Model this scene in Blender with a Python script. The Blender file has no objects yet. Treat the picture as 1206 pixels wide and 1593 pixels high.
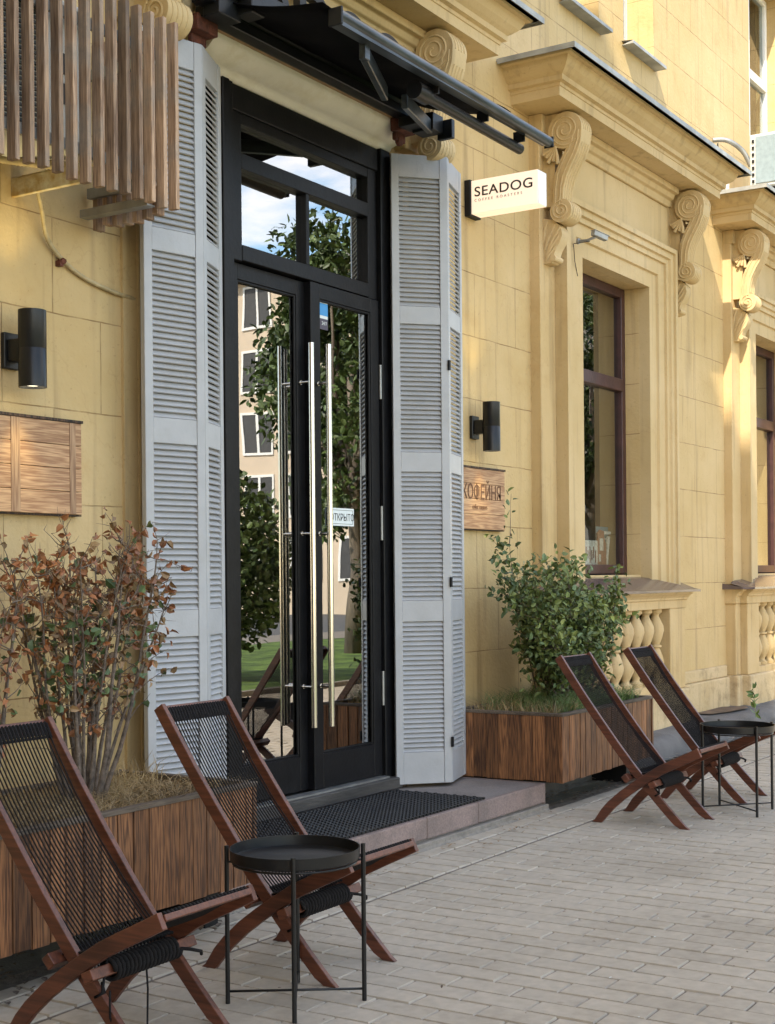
import bpy, bmesh, math, random
from mathutils import Vector, Matrix
PI = math.pi
R = random.Random(11)
scene = bpy.context.scene
col = scene.collection

# ------------------------------------------------------------------ camera
f_px, cy_px, roll, yaw = 2200.0, 895.85, -0.00908, 1.00355
cy_, sy_ = math.cos(yaw), math.sin(yaw)
cr, sr = math.cos(roll), math.sin(roll)
Rv = Vector((cy_, -sy_, 0)); Uv = Vector((0, 0, 1)); Fv = Vector((sy_, cy_, 0))
Xc = cr * Rv + sr * Uv
Yc = -sr * Rv + cr * Uv
cam = bpy.data.cameras.new('camera')
camo = bpy.data.objects.new('camera', cam)
col.objects.link(camo)
m = Matrix.Identity(4)
for i in range(3):
    m[i][0] = Xc[i]; m[i][1] = Yc[i]; m[i][2] = -Fv[i]
m[0][3], m[1][3], m[2][3] = 0, 0, 1.41
camo.matrix_world = m
cam.sensor_fit = 'VERTICAL'
cam.sensor_height = 36
cam.lens = f_px / 1593 * 36
cam.shift_y = (cy_px - 796.5) / 1593
cam.clip_start = 0.05
cam.clip_end = 1000
scene.camera = camo

# ------------------------------------------------------------------ world, sun, exposure
SUN = Vector((2.64, 1.0, -2.72)).normalized()
world = bpy.data.worlds.new('World')
scene.world = world
world.use_nodes = True
wn, wl = world.node_tree.nodes, world.node_tree.links
wn.clear()
out = wn.new('ShaderNodeOutputWorld')
bg = wn.new('ShaderNodeBackground')
sky = wn.new('ShaderNodeTexSky')
sky.sky_type = 'NISHITA'
sky.sun_disc = False
sky.sun_elevation = math.asin(-SUN.z)
sky.sun_rotation = math.atan2(-SUN.x, -SUN.y) % (2 * PI)
sky.air_density = 1.0
sky.dust_density = 0.2
sky.ozone_density = 3.0
bg.inputs['Strength'].default_value = 0.15
tc = wn.new('ShaderNodeTexCoord')
mp = wn.new('ShaderNodeMapping')
mp.inputs['Scale'].default_value = (1, 1, 3.2)
mp.inputs['Location'].default_value = (3.1, 1.7, 0.4)
nz = wn.new('ShaderNodeTexNoise')
nz.inputs['Scale'].default_value = 2.3
nz.inputs['Detail'].default_value = 7
nz.inputs['Roughness'].default_value = 0.58
rp = wn.new('ShaderNodeValToRGB')
rp.color_ramp.elements[0].position = 0.50
rp.color_ramp.elements[1].position = 0.62
mx = wn.new('ShaderNodeMix'); mx.data_type = 'RGBA'
tint = wn.new('ShaderNodeMix'); tint.data_type = 'RGBA'; tint.blend_type = 'MULTIPLY'
tint.inputs[0].default_value = 1
tint.inputs[7].default_value = (1.24, 1.03, 0.84, 1)
wl.new(tc.outputs['Generated'], mp.inputs['Vector'])
wl.new(mp.outputs[0], nz.inputs['Vector'])
wl.new(nz.outputs['Fac'], rp.inputs[0])
mx.inputs[7].default_value = (5.6, 5.8, 6.0, 1)
mul = wn.new('ShaderNodeMath'); mul.operation = 'MULTIPLY'; mul.inputs[1].default_value = 0.85
wl.new(rp.outputs[0], mul.inputs[0])
wl.new(mul.outputs[0], mx.inputs[0])
hs = wn.new('ShaderNodeHueSaturation'); hs.inputs['Saturation'].default_value = 1.15
wl.new(sky.outputs[0], hs.inputs['Color'])
wl.new(hs.outputs[0], mx.inputs[6])
wl.new(mx.outputs[2], tint.inputs[6])
wl.new(tint.outputs[2], bg.inputs['Color'])
wl.new(bg.outputs[0], out.inputs[0])

sl = bpy.data.lights.new('sun', 'SUN')
sl.energy = 2.4
sl.angle = math.radians(0.55)
sl.color = (1.0, 0.91, 0.76)
so = bpy.data.objects.new('sun', sl)
col.objects.link(so)
so.rotation_euler = SUN.to_track_quat('-Z', 'Y').to_euler()
so.location = (-20, -10, 30)

vs = scene.view_settings
vs.view_transform = 'Standard'
vs.look = 'None'
vs.gamma = 1
vs.exposure = 1.96

# ------------------------------------------------------------------ helpers
def tag(o, label=None, cat=None, group=None, kind=None):
    if label: o['label'] = label
    if cat: o['category'] = cat
    if group: o['group'] = group
    if kind: o['kind'] = kind
    return o

class MB:
    def __init__(s):
        s.v = []; s.f = []
    def add(s, vs_, fs_):
        n = len(s.v)
        s.v += [tuple(p) for p in vs_]
        s.f += [tuple(i + n for i in q) for q in fs_]
        return s
    def box(s, x0, x1, y0, y1, z0, z1, M=None):
        p = [(x, y, z) for z in (z0, z1) for y in (y0, y1) for x in (x0, x1)]
        if M is not None: p = [M @ Vector(q) for q in p]
        return s.add(p, [(0, 2, 3, 1), (4, 5, 7, 6), (0, 1, 5, 4), (2, 6, 7, 3), (0, 4, 6, 2), (1, 3, 7, 5)])
    def obox(s, c, ax, ay, az, hx, hy, hz):
        c, ax, ay, az = Vector(c), Vector(ax).normalized(), Vector(ay).normalized(), Vector(az).normalized()
        p = [c + ax * hx * i + ay * hy * j + az * hz * k for k in (-1, 1) for j in (-1, 1) for i in (-1, 1)]
        return s.add(p, [(0, 2, 3, 1), (4, 5, 7, 6), (0, 1, 5, 4), (2, 6, 7, 3), (0, 4, 6, 2), (1, 3, 7, 5)])
    def prism_x(s, prof, x0, x1, M=None):          # closed profile of (y, z)
        n = len(prof)
        p = [(x0, a, b) for a, b in prof] + [(x1, a, b) for a, b in prof]
        if M is not None: p = [M @ Vector(q) for q in p]
        return s.add(p, [tuple(range(n)), tuple(range(2 * n - 1, n - 1, -1))] +
                     [(i, i + n, (i + 1) % n + n, (i + 1) % n) for i in range(n)])
    def prism_z(s, prof, z0, z1):                  # closed profile of (x, y)
        n = len(prof)
        p = [(a, b, z0) for a, b in prof] + [(a, b, z1) for a, b in prof]
        return s.add(p, [tuple(range(n)), tuple(range(2 * n - 1, n - 1, -1))] +
                     [(i, i + n, (i + 1) % n + n, (i + 1) % n) for i in range(n)])
    def tube(s, path, r, n=8, cap=True):
        path = [Vector(p) for p in path]
        k = len(path)
        rs = r if isinstance(r, (list, tuple)) else [r] * k
        vs_ = []; fs_ = []
        up = None
        for i, p in enumerate(path):
            t = (path[min(i + 1, k - 1)] - path[max(i - 1, 0)])
            if t.length < 1e-9: t = Vector((0, 0, 1))
            t.normalize()
            if up is None:
                up = Vector((0, 0, 1)) if abs(t.z) < 0.9 else Vector((1, 0, 0))
            a = t.cross(up)
            if a.length < 1e-6:
                up = Vector((0, 1, 0)); a = t.cross(up)
            a.normalize(); b = a.cross(t).normalized(); up = b
            for j in range(n):
                th = 2 * PI * j / n
                vs_.append(p + a * math.cos(th) * rs[i] + b * math.sin(th) * rs[i])
        for i in range(k - 1):
            for j in range(n):
                fs_.append((i * n + j, i * n + (j + 1) % n, (i + 1) * n + (j + 1) % n, (i + 1) * n + j))
        if cap:
            fs_.append(tuple(range(n - 1, -1, -1))); fs_.append(tuple((k - 1) * n + j for j in range(n)))
        return s.add(vs_, fs_)
    def lathe(s, prof, c, n=20, cap=True):         # prof (r, z)
        vs_ = []; fs_ = []
        for r_, z in prof:
            for j in range(n):
                th = 2 * PI * j / n
                vs_.append((c[0] + r_ * math.cos(th), c[1] + r_ * math.sin(th), c[2] + z))
        for i in range(len(prof) - 1):
            for j in range(n):
                fs_.append((i * n + j, i * n + (j + 1) % n, (i + 1) * n + (j + 1) % n, (i + 1) * n + j))
        if cap:
            fs_.append(tuple(range(n - 1, -1, -1))); fs_.append(tuple((len(prof) - 1) * n + j for j in range(n)))
        return s.add(vs_, fs_)
    def cyl_x(s, x0, x1, y, z, r, n=24):
        return s.tube([(x0, y, z), (x1, y, z)], r, n)
    def quad(s, a, b, c, d):
        return s.add([a, b, c, d], [(0, 1, 2, 3)])

def build(name, mb, mat, parent=None, smooth=False, bevel=0, world_coords=True, autosmooth=None, seg=1):
    me = bpy.data.meshes.new(name)
    me.from_pydata(mb.v, [], mb.f)
    bm = bmesh.new(); bm.from_mesh(me)
    bmesh.ops.recalc_face_normals(bm, faces=bm.faces)
    bm.to_mesh(me); bm.free()
    me.materials.append(mat)
    if smooth:
        for p in me.polygons: p.use_smooth = True
        if autosmooth is not None:
            try: me.set_sharp_from_angle(angle=math.radians(autosmooth))
            except Exception: pass
    o = bpy.data.objects.new(name, me)
    col.objects.link(o)
    if parent:
        o.parent = parent
        if world_coords:
            M = Matrix.Identity(4)
            p = parent
            while p:
                if p.type == 'EMPTY': M = Matrix.Translation(-p.location) @ M
                p = p.parent
            if parent.type == 'EMPTY': o.matrix_parent_inverse = M
            else: o.matrix_parent_inverse = Matrix.Identity(4)
    if bevel:
        b = o.modifiers.new('bevel', 'BEVEL'); b.width = bevel; b.segments = seg; b.limit_method = 'ANGLE'
        b.angle_limit = math.radians(40)
    return o

def thing(name, label, cat, loc=(0, 0, 0), rz=0, group=None):
    o = bpy.data.objects.new(name, None)
    o.empty_display_size = 0.1
    col.objects.link(o)
    o.location = loc; o.rotation_euler = (0, 0, rz)
    return tag(o, label, cat, group)

def copy_thing(root, loc, rz, label):
    r = root.copy(); col.objects.link(r); r.location = loc; r.rotation_euler = (0, 0, rz); r['label'] = label
    for ch in list(root.children):
        c = ch.copy(); col.objects.link(c); c.parent = r
        for g in list(ch.children):
            d = g.copy(); col.objects.link(d); d.parent = c
    return r

def text_mesh(name, body, size, depth, mat, M, parent=None, spacing=1.0, sx=1.0, bold=0.0):
    cu = bpy.data.curves.new(name, 'FONT')
    cu.body = body; cu.size = size; cu.extrude = depth; cu.space_character = spacing; cu.offset = bold
    cu.align_x = 'LEFT'
    t = bpy.data.objects.new(name + '_tmp', cu); col.objects.link(t)
    dg = bpy.context.evaluated_depsgraph_get()
    me = bpy.data.meshes.new_from_object(t.evaluated_get(dg))
    me.name = name
    bpy.data.objects.remove(t); bpy.data.curves.remove(cu)
    me.transform(M @ Matrix.Diagonal((sx, 1, 1, 1)))
    me.materials.clear(); me.materials.append(mat)
    o = bpy.data.objects.new(name, me); col.objects.link(o)
    if parent:
        o.parent = parent
        if parent.type == 'EMPTY': o.matrix_parent_inverse = Matrix.Translation(-parent.location)
    return o

# ------------------------------------------------------------------ materials
def newmat(name):
    m_ = bpy.data.materials.new(name); m_.use_nodes = True
    nt = m_.node_tree
    return m_, nt.nodes, nt.links, nt.nodes['Principled BSDF']

def mat(name, base, rough=0.6, var=0.12, vscale=6.0, bump=0.0, bscale=60.0, metal=0.0, base2=None, stretch=None,
        spec=0.5, island=0.0, detail=5, bdist=0.01, coat=0.0):
    m_, n, l, p = newmat(name)
    tcn = n.new('ShaderNodeTexCoord'); vec = tcn.outputs['Object']
    if stretch:
        mpn = n.new('ShaderNodeMapping'); mpn.inputs['Scale'].default_value = stretch
        l.new(vec, mpn.inputs[0]); vec = mpn.outputs[0]
    ns = n.new('ShaderNodeTexNoise'); ns.inputs['Scale'].default_value = vscale; ns.inputs['Detail'].default_value = detail
    l.new(vec, ns.inputs['Vector'])
    rmp = n.new('ShaderNodeValToRGB')
    b2 = base2 or tuple(c * (1 - var) for c in base)
    b1 = base if base2 else tuple(min(1, c * (1 + var)) for c in base)
    rmp.color_ramp.elements[0].position = 0.32; rmp.color_ramp.elements[1].position = 0.68
    rmp.color_ramp.elements[0].color = (*b2, 1); rmp.color_ramp.elements[1].color = (*b1, 1)
    l.new(ns.outputs['Fac'], rmp.inputs[0])
    colout = rmp.outputs[0]
    if island:
        g = n.new('ShaderNodeNewGeometry'); mr = n.new('ShaderNodeMapRange')
        mr.inputs[3].default_value = 1 - island; mr.inputs[4].default_value = 1 + island
        l.new(g.outputs['Random Per Island'], mr.inputs[0])
        mm = n.new('ShaderNodeVectorMath'); mm.operation = 'SCALE'
        l.new(colout, mm.inputs[0]); l.new(mr.outputs[0], mm.inputs['Scale']); colout = mm.outputs[0]
    l.new(colout, p.inputs['Base Color'])
    p.inputs['Roughness'].default_value = rough
    p.inputs['Metallic'].default_value = metal
    p.inputs['Specular IOR Level'].default_value = spec
    if coat: p.inputs['Coat Weight'].default_value = coat; p.inputs['Coat Roughness'].default_value = 0.15
    if bump:
        nb = n.new('ShaderNodeTexNoise'); nb.inputs['Scale'].default_value = bscale; nb.inputs['Detail'].default_value = 4
        l.new(vec, nb.inputs['Vector'])
        bp = n.new('ShaderNodeBump'); bp.inputs['Strength'].default_value = bump; bp.inputs['Distance'].default_value = bdist
        l.new(nb.outputs['Fac'], bp.inputs['Height']); l.new(bp.outputs[0], p.inputs['Normal'])
    return m_

def plaster(name, base, joints=False, dirt=True, bumps=0.5, splash=False):
    m_, n, l, p = newmat(name)
    tcn = n.new('ShaderNodeTexCoord'); vec = tcn.outputs['Object']
    big = n.new('ShaderNodeTexNoise'); big.inputs['Scale'].default_value = 0.9; big.inputs['Detail'].default_value = 8
    big.inputs['Roughness'].default_value = 0.62
    l.new(vec, big.inputs['Vector'])
    r1 = n.new('ShaderNodeValToRGB')
    e = r1.color_ramp.elements
    e[0].position = 0.3; e[0].color = (base[0] * 0.86, base[1] * 0.82, base[2] * 0.72, 1)
    e[1].position = 0.7; e[1].color = (min(1, base[0] * 1.07), base[1] * 1.08, base[2] * 1.18, 1)
    l.new(big.outputs['Fac'], r1.inputs[0]); c = r1.outputs[0]
    def mult(c_in, fac_out, colr, amt=1.0):
        mxn = n.new('ShaderNodeMix'); mxn.data_type = 'RGBA'; mxn.blend_type = 'MULTIPLY'
        if amt != 1.0:
            q = n.new('ShaderNodeMath'); q.operation = 'MULTIPLY'; q.inputs[1].default_value = amt
            l.new(fac_out, q.inputs[0]); fac_out = q.outputs[0]
        l.new(fac_out, mxn.inputs[0]); l.new(c_in, mxn.inputs[6]); mxn.inputs[7].default_value = (*colr, 1)
        return mxn.outputs[2]
    if dirt:
        # runs of dirt, stretched vertically
        mpn = n.new('ShaderNodeMapping'); mpn.inputs['Scale'].default_value = (9, 9, 0.55)
        l.new(vec, mpn.inputs[0])
        st = n.new('ShaderNodeTexNoise'); st.inputs['Scale'].default_value = 1.4; st.inputs['Detail'].default_value = 6
        l.new(mpn.outputs[0], st.inputs['Vector'])
        r2 = n.new('ShaderNodeValToRGB'); r2.color_ramp.elements[0].position = 0.55; r2.color_ramp.elements[1].position = 0.78
        l.new(st.outputs['Fac'], r2.inputs[0])
        c = mult(c, r2.outputs[0], (0.64, 0.62, 0.61), 0.85)
        # repainted patches and chalky bloom
        pn = n.new('ShaderNodeTexNoise'); pn.inputs['Scale'].default_value = 2.4; pn.inputs['Detail'].default_value = 9
        pn.inputs['Roughness'].default_value = 0.7
        l.new(vec, pn.inputs['Vector'])
        rq = n.new('ShaderNodeValToRGB'); rq.color_ramp.elements[0].position = 0.56; rq.color_ramp.elements[1].position = 0.66
        l.new(pn.outputs['Fac'], rq.inputs[0])
        c = mult(c, rq.outputs[0], (0.90, 0.86, 0.80), 0.6)
        sp = n.new('ShaderNodeTexNoise'); sp.inputs['Scale'].default_value = 55; sp.inputs['Detail'].default_value = 3
        l.new(vec, sp.inputs['Vector'])
        r3 = n.new('ShaderNodeValToRGB'); r3.color_ramp.elements[0].position = 0.66; r3.color_ramp.elements[1].position = 0.76
        l.new(sp.outputs['Fac'], r3.inputs[0])
        c = mult(c, r3.outputs[0], (0.6, 0.55, 0.48), 0.5)
    hb = n.new('ShaderNodeTexNoise'); hb.inputs['Scale'].default_value = 38; hb.inputs['Detail'].default_value = 6
    l.new(vec, hb.inputs['Vector'])
    hm = n.new('ShaderNodeTexNoise'); hm.inputs['Scale'].default_value = 7; hm.inputs['Detail'].default_value = 3
    l.new(vec, hm.inputs['Vector'])
    ad = n.new('ShaderNodeMath'); ad.operation = 'MULTIPLY_ADD'; ad.inputs[1].default_value = 1.6
    l.new(hm.outputs['Fac'], ad.inputs[0]); l.new(hb.outputs['Fac'], ad.inputs[2])
    height = ad.outputs[0]
    # hairline cracks
    vo = n.new('ShaderNodeTexVoronoi'); vo.feature = 'DISTANCE_TO_EDGE'; vo.inputs['Scale'].default_value = 0.8
    wv = n.new('ShaderNodeTexNoise'); wv.inputs['Scale'].default_value = 3.0; wv.inputs['Detail'].default_value = 6
    l.new(vec, wv.inputs['Vector'])
    vm = n.new('ShaderNodeVectorMath'); vm.operation = 'MULTIPLY_ADD'; vm.inputs[1].default_value = (0.9, 0.9, 0.9)
    l.new(wv.outputs['Color'], vm.inputs[0]); l.new(vec, vm.inputs[2]); l.new(vm.outputs[0], vo.inputs['Vector'])
    rc = n.new('ShaderNodeValToRGB'); rc.color_ramp.elements[0].position = 0.0; rc.color_ramp.elements[1].position = 0.006
    rc.color_ramp.elements[0].color = (1, 1, 1, 1); rc.color_ramp.elements[1].color = (0, 0, 0, 1)
    l.new(vo.outputs['Distance'], rc.inputs[0])
    c = mult(c, rc.outputs[0], (0.6, 0.5, 0.4), 0.18)
    if splash:
        sn_ = n.new('ShaderNodeTexNoise'); sn_.inputs['Scale'].default_value = 5.5; sn_.inputs['Detail'].default_value = 10
        sn_.inputs['Roughness'].default_value = 0.75
        l.new(vec, sn_.inputs['Vector'])
        rs_ = n.new('ShaderNodeValToRGB'); rs_.color_ramp.elements[0].position = 0.50; rs_.color_ramp.elements[1].position = 0.66
        l.new(sn_.outputs['Fac'], rs_.inputs[0])
        c = mult(c, rs_.outputs[0], (0.55, 0.52, 0.48), 0.8)
    if joints:
        sx = n.new('ShaderNodeSeparateXYZ'); l.new(vec, sx.inputs[0])
        cx = n.new('ShaderNodeCombineXYZ')
        wob = n.new('ShaderNodeTexNoise'); wob.inputs['Scale'].default_value = 5; wob.inputs['Detail'].default_value = 4
        l.new(vec, wob.inputs['Vector'])
        def off(src, k, w):
            a = n.new('ShaderNodeMath'); a.operation = 'ADD'; a.inputs[1].default_value = k; l.new(src, a.inputs[0])
            b = n.new('ShaderNodeMath'); b.operation = 'MULTIPLY_ADD'; b.inputs[1].default_value = w
            l.new(wob.outputs['Fac'], b.inputs[0]); l.new(a.outputs[0], b.inputs[2]); return b.outputs[0]
        l.new(off(sx.outputs['X'], -8.16 + 58 - 0.004, 0.012), cx.inputs[0])
        l.new(off(sx.outputs['Z'], -1.737 + 0.4135 * 8 - 0.004, 0.012), cx.inputs[1])
        br = n.new('ShaderNodeTexBrick')
        br.inputs['Scale'].default_value = 1; br.inputs['Brick Width'].default_value = 0.58
        br.inputs['Row Height'].default_value = 0.4135; br.inputs['Mortar Size'].default_value = 0.0034
        br.inputs['Mortar Smooth'].default_value = 0.3; br.offset = 0.5
        br.inputs['Color1'].default_value = (0, 0, 0, 1); br.inputs['Color2'].default_value = (0, 0, 0, 1)
        br.inputs['Mortar'].default_value = (1, 1, 1, 1)
        l.new(cx.outputs[0], br.inputs['Vector'])
        # broken, uneven joint darkness
        jn = n.new('ShaderNodeTexNoise'); jn.inputs['Scale'].default_value = 6; jn.inputs['Detail'].default_value = 5
        l.new(vec, jn.inputs['Vector'])
        rj = n.new('ShaderNodeValToRGB'); rj.color_ramp.elements[0].position = 0.36; rj.color_ramp.elements[1].position = 0.6
        rj.color_ramp.elements[0].color = (0.25, 0.25, 0.25, 1)
        l.new(jn.outputs['Fac'], rj.inputs[0])
        jm = n.new('ShaderNodeMath'); jm.operation = 'MULTIPLY'
        l.new(br.outputs['Fac'], jm.inputs[0]); l.new(rj.outputs[0], jm.inputs[1])
        c = mult(c, jm.outputs[0], (0.36, 0.27, 0.18), 0.75)
        sb = n.new('ShaderNodeMath'); sb.operation = 'MULTIPLY_ADD'; sb.inputs[1].default_value = -2.2
        l.new(br.outputs['Fac'], sb.inputs[0]); l.new(height, sb.inputs[2]); height = sb.outputs[0]
    l.new(c, p.inputs['Base Color'])
    p.inputs['Roughness'].default_value = 0.72
    p.inputs['Specular IOR Level'].default_value = 0.35
    bp = n.new('ShaderNodeBump'); bp.inputs['Strength'].default_value = bumps; bp.inputs['Distance'].default_value = 0.006
    l.new(height, bp.inputs['Height']); l.new(bp.outputs[0], p.inputs['Normal'])
    return m_

def woodgrain(name, dark, light, axis='Z', scale=18.0, rough=0.55, island=0.25, bump=0.25, rings=True, pale=None, spec=0.4):
    """grain runs along axis; colour bands from distorted stretched noise"""
    m_, n, l, p = newmat(name)
    tcn = n.new('ShaderNodeTexCoord')
    g = n.new('ShaderNodeNewGeometry')
    # shift per plank so that the grain differs
    sc = n.new('ShaderNodeVectorMath'); sc.operation = 'SCALE'; sc.inputs[0].default_value = (7.3, 3.1, 5.7)
    l.new(g.outputs['Random Per Island'], sc.inputs['Scale'])
    ad = n.new('ShaderNodeVectorMath'); ad.operation = 'ADD'
    l.new(tcn.outputs['Object'], ad.inputs[0]); l.new(sc.outputs[0], ad.inputs[1])
    mpn = n.new('ShaderNodeMapping')
    k = 0.06
    mpn.inputs['Scale'].default_value = {'X': (k, 1, 1), 'Y': (1, k, 1), 'Z': (1, 1, k)}[axis]
    l.new(ad.outputs[0], mpn.inputs[0])
    n1 = n.new('ShaderNodeTexNoise'); n1.inputs['Scale'].default_value = scale * 0.45; n1.inputs['Detail'].default_value = 2
    l.new(mpn.outputs[0], n1.inputs['Vector'])
    # cathedral rings: fract-like bands of the low noise
    mu = n.new('ShaderNodeMath'); mu.operation = 'MULTIPLY'; mu.inputs[1].default_value = 80 if rings else 26
    l.new(n1.outputs['Fac'], mu.inputs[0])
    sn = n.new('ShaderNodeMath'); sn.operation = 'SINE'; l.new(mu.outputs[0], sn.inputs[0])
    n2 = n.new('ShaderNodeTexNoise'); n2.inputs['Scale'].default_value = scale * 6; n2.inputs['Detail'].default_value = 5
    l.new(mpn.outputs[0], n2.inputs['Vector'])
    n3 = n.new('ShaderNodeTexNoise'); n3.inputs['Scale'].default_value = 3.5; n3.inputs['Detail'].default_value = 4
    l.new(ad.outputs[0], n3.inputs['Vector'])
    a1 = n.new('ShaderNodeMath'); a1.operation = 'MULTIPLY_ADD'; a1.inputs[1].default_value = 0.085 if rings else 0.05; a1.inputs[2].default_value = 0.0
    l.new(sn.outputs[0], a1.inputs[0])
    a2 = n.new('ShaderNodeMath'); a2.operation = 'MULTIPLY_ADD'; a2.inputs[1].default_value = 0.55
    l.new(n2.outputs['Fac'], a2.inputs[0]); l.new(a1.outputs[0], a2.inputs[2])
    a3 = n.new('ShaderNodeMath'); a3.operation = 'MULTIPLY_ADD'; a3.inputs[1].default_value = 0.32
    l.new(n3.outputs['Fac'], a3.inputs[0]); l.new(a2.outputs[0], a3.inputs[2])
    rmp = n.new('ShaderNodeValToRGB')
    rmp.color_ramp.elements[0].position = 0.31; rmp.color_ramp.elements[0].color = (*dark, 1)
    rmp.color_ramp.elements[1].position = 0.57; rmp.color_ramp.elements[1].color = (*light, 1)
    l.new(a3.outputs[0], rmp.inputs[0]); colout = rmp.outputs[0]
    if pale:
        r4 = n.new('ShaderNodeValToRGB'); r4.color_ramp.elements[0].position = 0.5; r4.color_ramp.elements[1].position = 0.72
        n4 = n.new('ShaderNodeTexNoise'); n4.inputs['Scale'].default_value = 5; n4.inputs['Detail'].default_value = 5
        l.new(tcn.outputs['Object'], n4.inputs['Vector']); l.new(n4.outputs['Fac'], r4.inputs[0])
        mxn = n.new('ShaderNodeMix'); mxn.data_type = 'RGBA'; l.new(r4.outputs[0], mxn.inputs[0])
        l.new(colout, mxn.inputs[6]); mxn.inputs[7].default_value = (*pale, 1); colout = mxn.outputs[2]
    if island:
        mr = n.new('ShaderNodeMapRange'); mr.inputs[3].default_value = 1 - island; mr.inputs[4].default_value = 1 + island
        l.new(g.outputs['Random Per Island'], mr.inputs[0])
        mm = n.new('ShaderNodeVectorMath'); mm.operation = 'SCALE'
        l.new(colout, mm.inputs[0]); l.new(mr.outputs[0], mm.inputs['Scale']); colout = mm.outputs[0]
    l.new(colout, p.inputs['Base Color'])
    p.inputs['Roughness'].default_value = rough
    p.inputs['Specular IOR Level'].default_value = spec
    bp = n.new('ShaderNodeBump'); bp.inputs['Strength'].default_value = bump; bp.inputs['Distance'].default_value = 0.002
    l.new(a2.outputs[0], bp.inputs['Height']); l.new(bp.outputs[0], p.inputs['Normal'])
    return m_

def glassmat(name, ior=1.75, tintc=(0.75, 0.8, 0.78)):
    m_ = bpy.data.materials.new(name); m_.use_nodes = True
    n, l = m_.node_tree.nodes, m_.node_tree.links
    n.clear()
    o = n.new('ShaderNodeOutputMaterial'); mix = n.new('ShaderNodeMixShader')
    t = n.new('ShaderNodeBsdfTransparent'); t.inputs[0].default_value = (*tintc, 1)
    g = n.new('ShaderNodeBsdfGlossy'); g.inputs['Roughness'].default_value = 0.0
    fr = n.new('ShaderNodeFresnel'); fr.inputs['IOR'].default_value = ior
    tcn = n.new('ShaderNodeTexCoord'); nb = n.new('ShaderNodeTexNoise'); nb.inputs['Scale'].default_value = 1.7
    nb.inputs['Detail'].default_value = 1
    bp = n.new('ShaderNodeBump'); bp.inputs['Strength'].default_value = 0.05; bp.inputs['Distance'].default_value = 0.02
    l.new(tcn.outputs['Object'], nb.inputs['Vector']); l.new(nb.outputs['Fac'], bp.inputs['Height'])
    l.new(bp.outputs[0], g.inputs['Normal'])
    ge = n.new('ShaderNodeNewGeometry'); sb = n.new('ShaderNodeMath'); sb.operation = 'SUBTRACT'; sb.inputs[0].default_value = 1.0
    l.new(ge.outputs['Backfacing'], sb.inputs[1])
    mu = n.new('ShaderNodeMath'); mu.operation = 'MULTIPLY'; l.new(fr.outputs[0], mu.inputs[0]); l.new(sb.outputs[0], mu.inputs[1])
    l.new(mu.outputs[0], mix.inputs[0]); l.new(t.outputs[0], mix.inputs[1]); l.new(g.outputs[0], mix.inputs[2])
    l.new(mix.outputs[0], o.inputs[0])
    return m_

def emis(name, c, s):
    m_, n, l, p = newmat(name)
    p.inputs['Base Color'].default_value = (*c, 1)
    p.inputs['Emission Color'].default_value = (*c, 1)
    p.inputs['Emission Strength'].default_value = s
    return m_

YEL = (0.545, 0.400, 0.190)
M = {}
M['wall'] = plaster('wall_plaster', YEL, joints=True, bumps=0.55)
M['plain'] = plaster('plain_plaster', (0.55, 0.405, 0.20), joints=False, bumps=0.35)
M['stucco'] = plaster('moulded_stucco', (0.54, 0.405, 0.205), joints=False, bumps=0.3)
M['plinth'] = plaster('plinth_plaster', (0.56, 0.43, 0.24), joints=False, bumps=0.8, splash=True)
M['cream'] = mat('cream_paint', (0.78, 0.73, 0.60), 0.55, 0.06, 4, 0.25, 20)
M['shutter'] = mat('grey_shutter_paint', (0.375, 0.378, 0.385), 0.45, 0.05, 9, 0.1, 60)
M['doorblack'] = mat('black_door_paint', (0.0065, 0.0065, 0.0075), 0.42, 0.25, 12, 0.12, 50, spec=0.2)
M['darkwood'] = woodgrain('worn_dark_wood', (0.012, 0.009, 0.007), (0.10, 0.055, 0.03), 'Z', 22, 0.7, 0.2, 0.6)
M['sillwood'] = mat('weathered_threshold', (0.05, 0.045, 0.04), 0.7, 0.4, 14, 0.5, 70, stretch=(0.2, 1, 1))
M['steel'] = mat('brushed_steel', (0.62, 0.60, 0.56), 0.17, 0.04, 5, metal=1.0)
M['metal'] = mat('galvanised_metal', (0.30, 0.30, 0.29), 0.45, 0.2, 10, 0.1, 40, metal=0.7)
M['flash'] = mat('zinc_flashing', (0.33, 0.33, 0.31), 0.5, 0.25, 7, 0.1, 30, metal=0.35)
M['awnmetal'] = mat('awning_metal', (0.010, 0.011, 0.012), 0.4, 0.3, 10, 0.05, 60, spec=0.3)
M['awnbar'] = mat('awning_bar_metal', (0.045, 0.055, 0.062), 0.32, 0.5, 26, 0.1, 50, metal=0.4, stretch=(0.15, 1, 1))
M['fabric'] = mat('black_awning_fabric', (0.005, 0.005, 0.006), 0.95, 0.3, 3, 0.3, 200, spec=0.1)
M['rust'] = mat('rusty_bracket', (0.10, 0.030, 0.018), 0.8, 0.5, 25, 0.4, 90)
M['board'] = mat('tan_board', (0.30, 0.19, 0.09), 0.7, 0.25, 8, 0.2, 40)
M['black'] = mat('black_powder_coat', (0.009, 0.009, 0.0095), 0.36, 0.2, 12, 0.05, 90, spec=0.35)
M['blackmatt'] = mat('black_plastic', (0.009, 0.009, 0.01), 0.6, 0.2, 12, spec=0.3)
M['glass'] = glassmat('window_glass', 6.0, (0.7, 0.74, 0.72))
M['shopglass'] = glassmat('shop_window_glass', 4.0, (0.88, 0.9, 0.88))
M['glass2'] = glassmat('upper_glass', 3.0)
M['maroon'] = mat('maroon_window_frame', (0.050, 0.018, 0.016), 0.45, 0.25, 12, 0.15, 50)
M['sillmetal'] = mat('brown_sill_metal', (0.11, 0.080, 0.075), 0.2, 0.2, 6, 0.08, 20)
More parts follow.
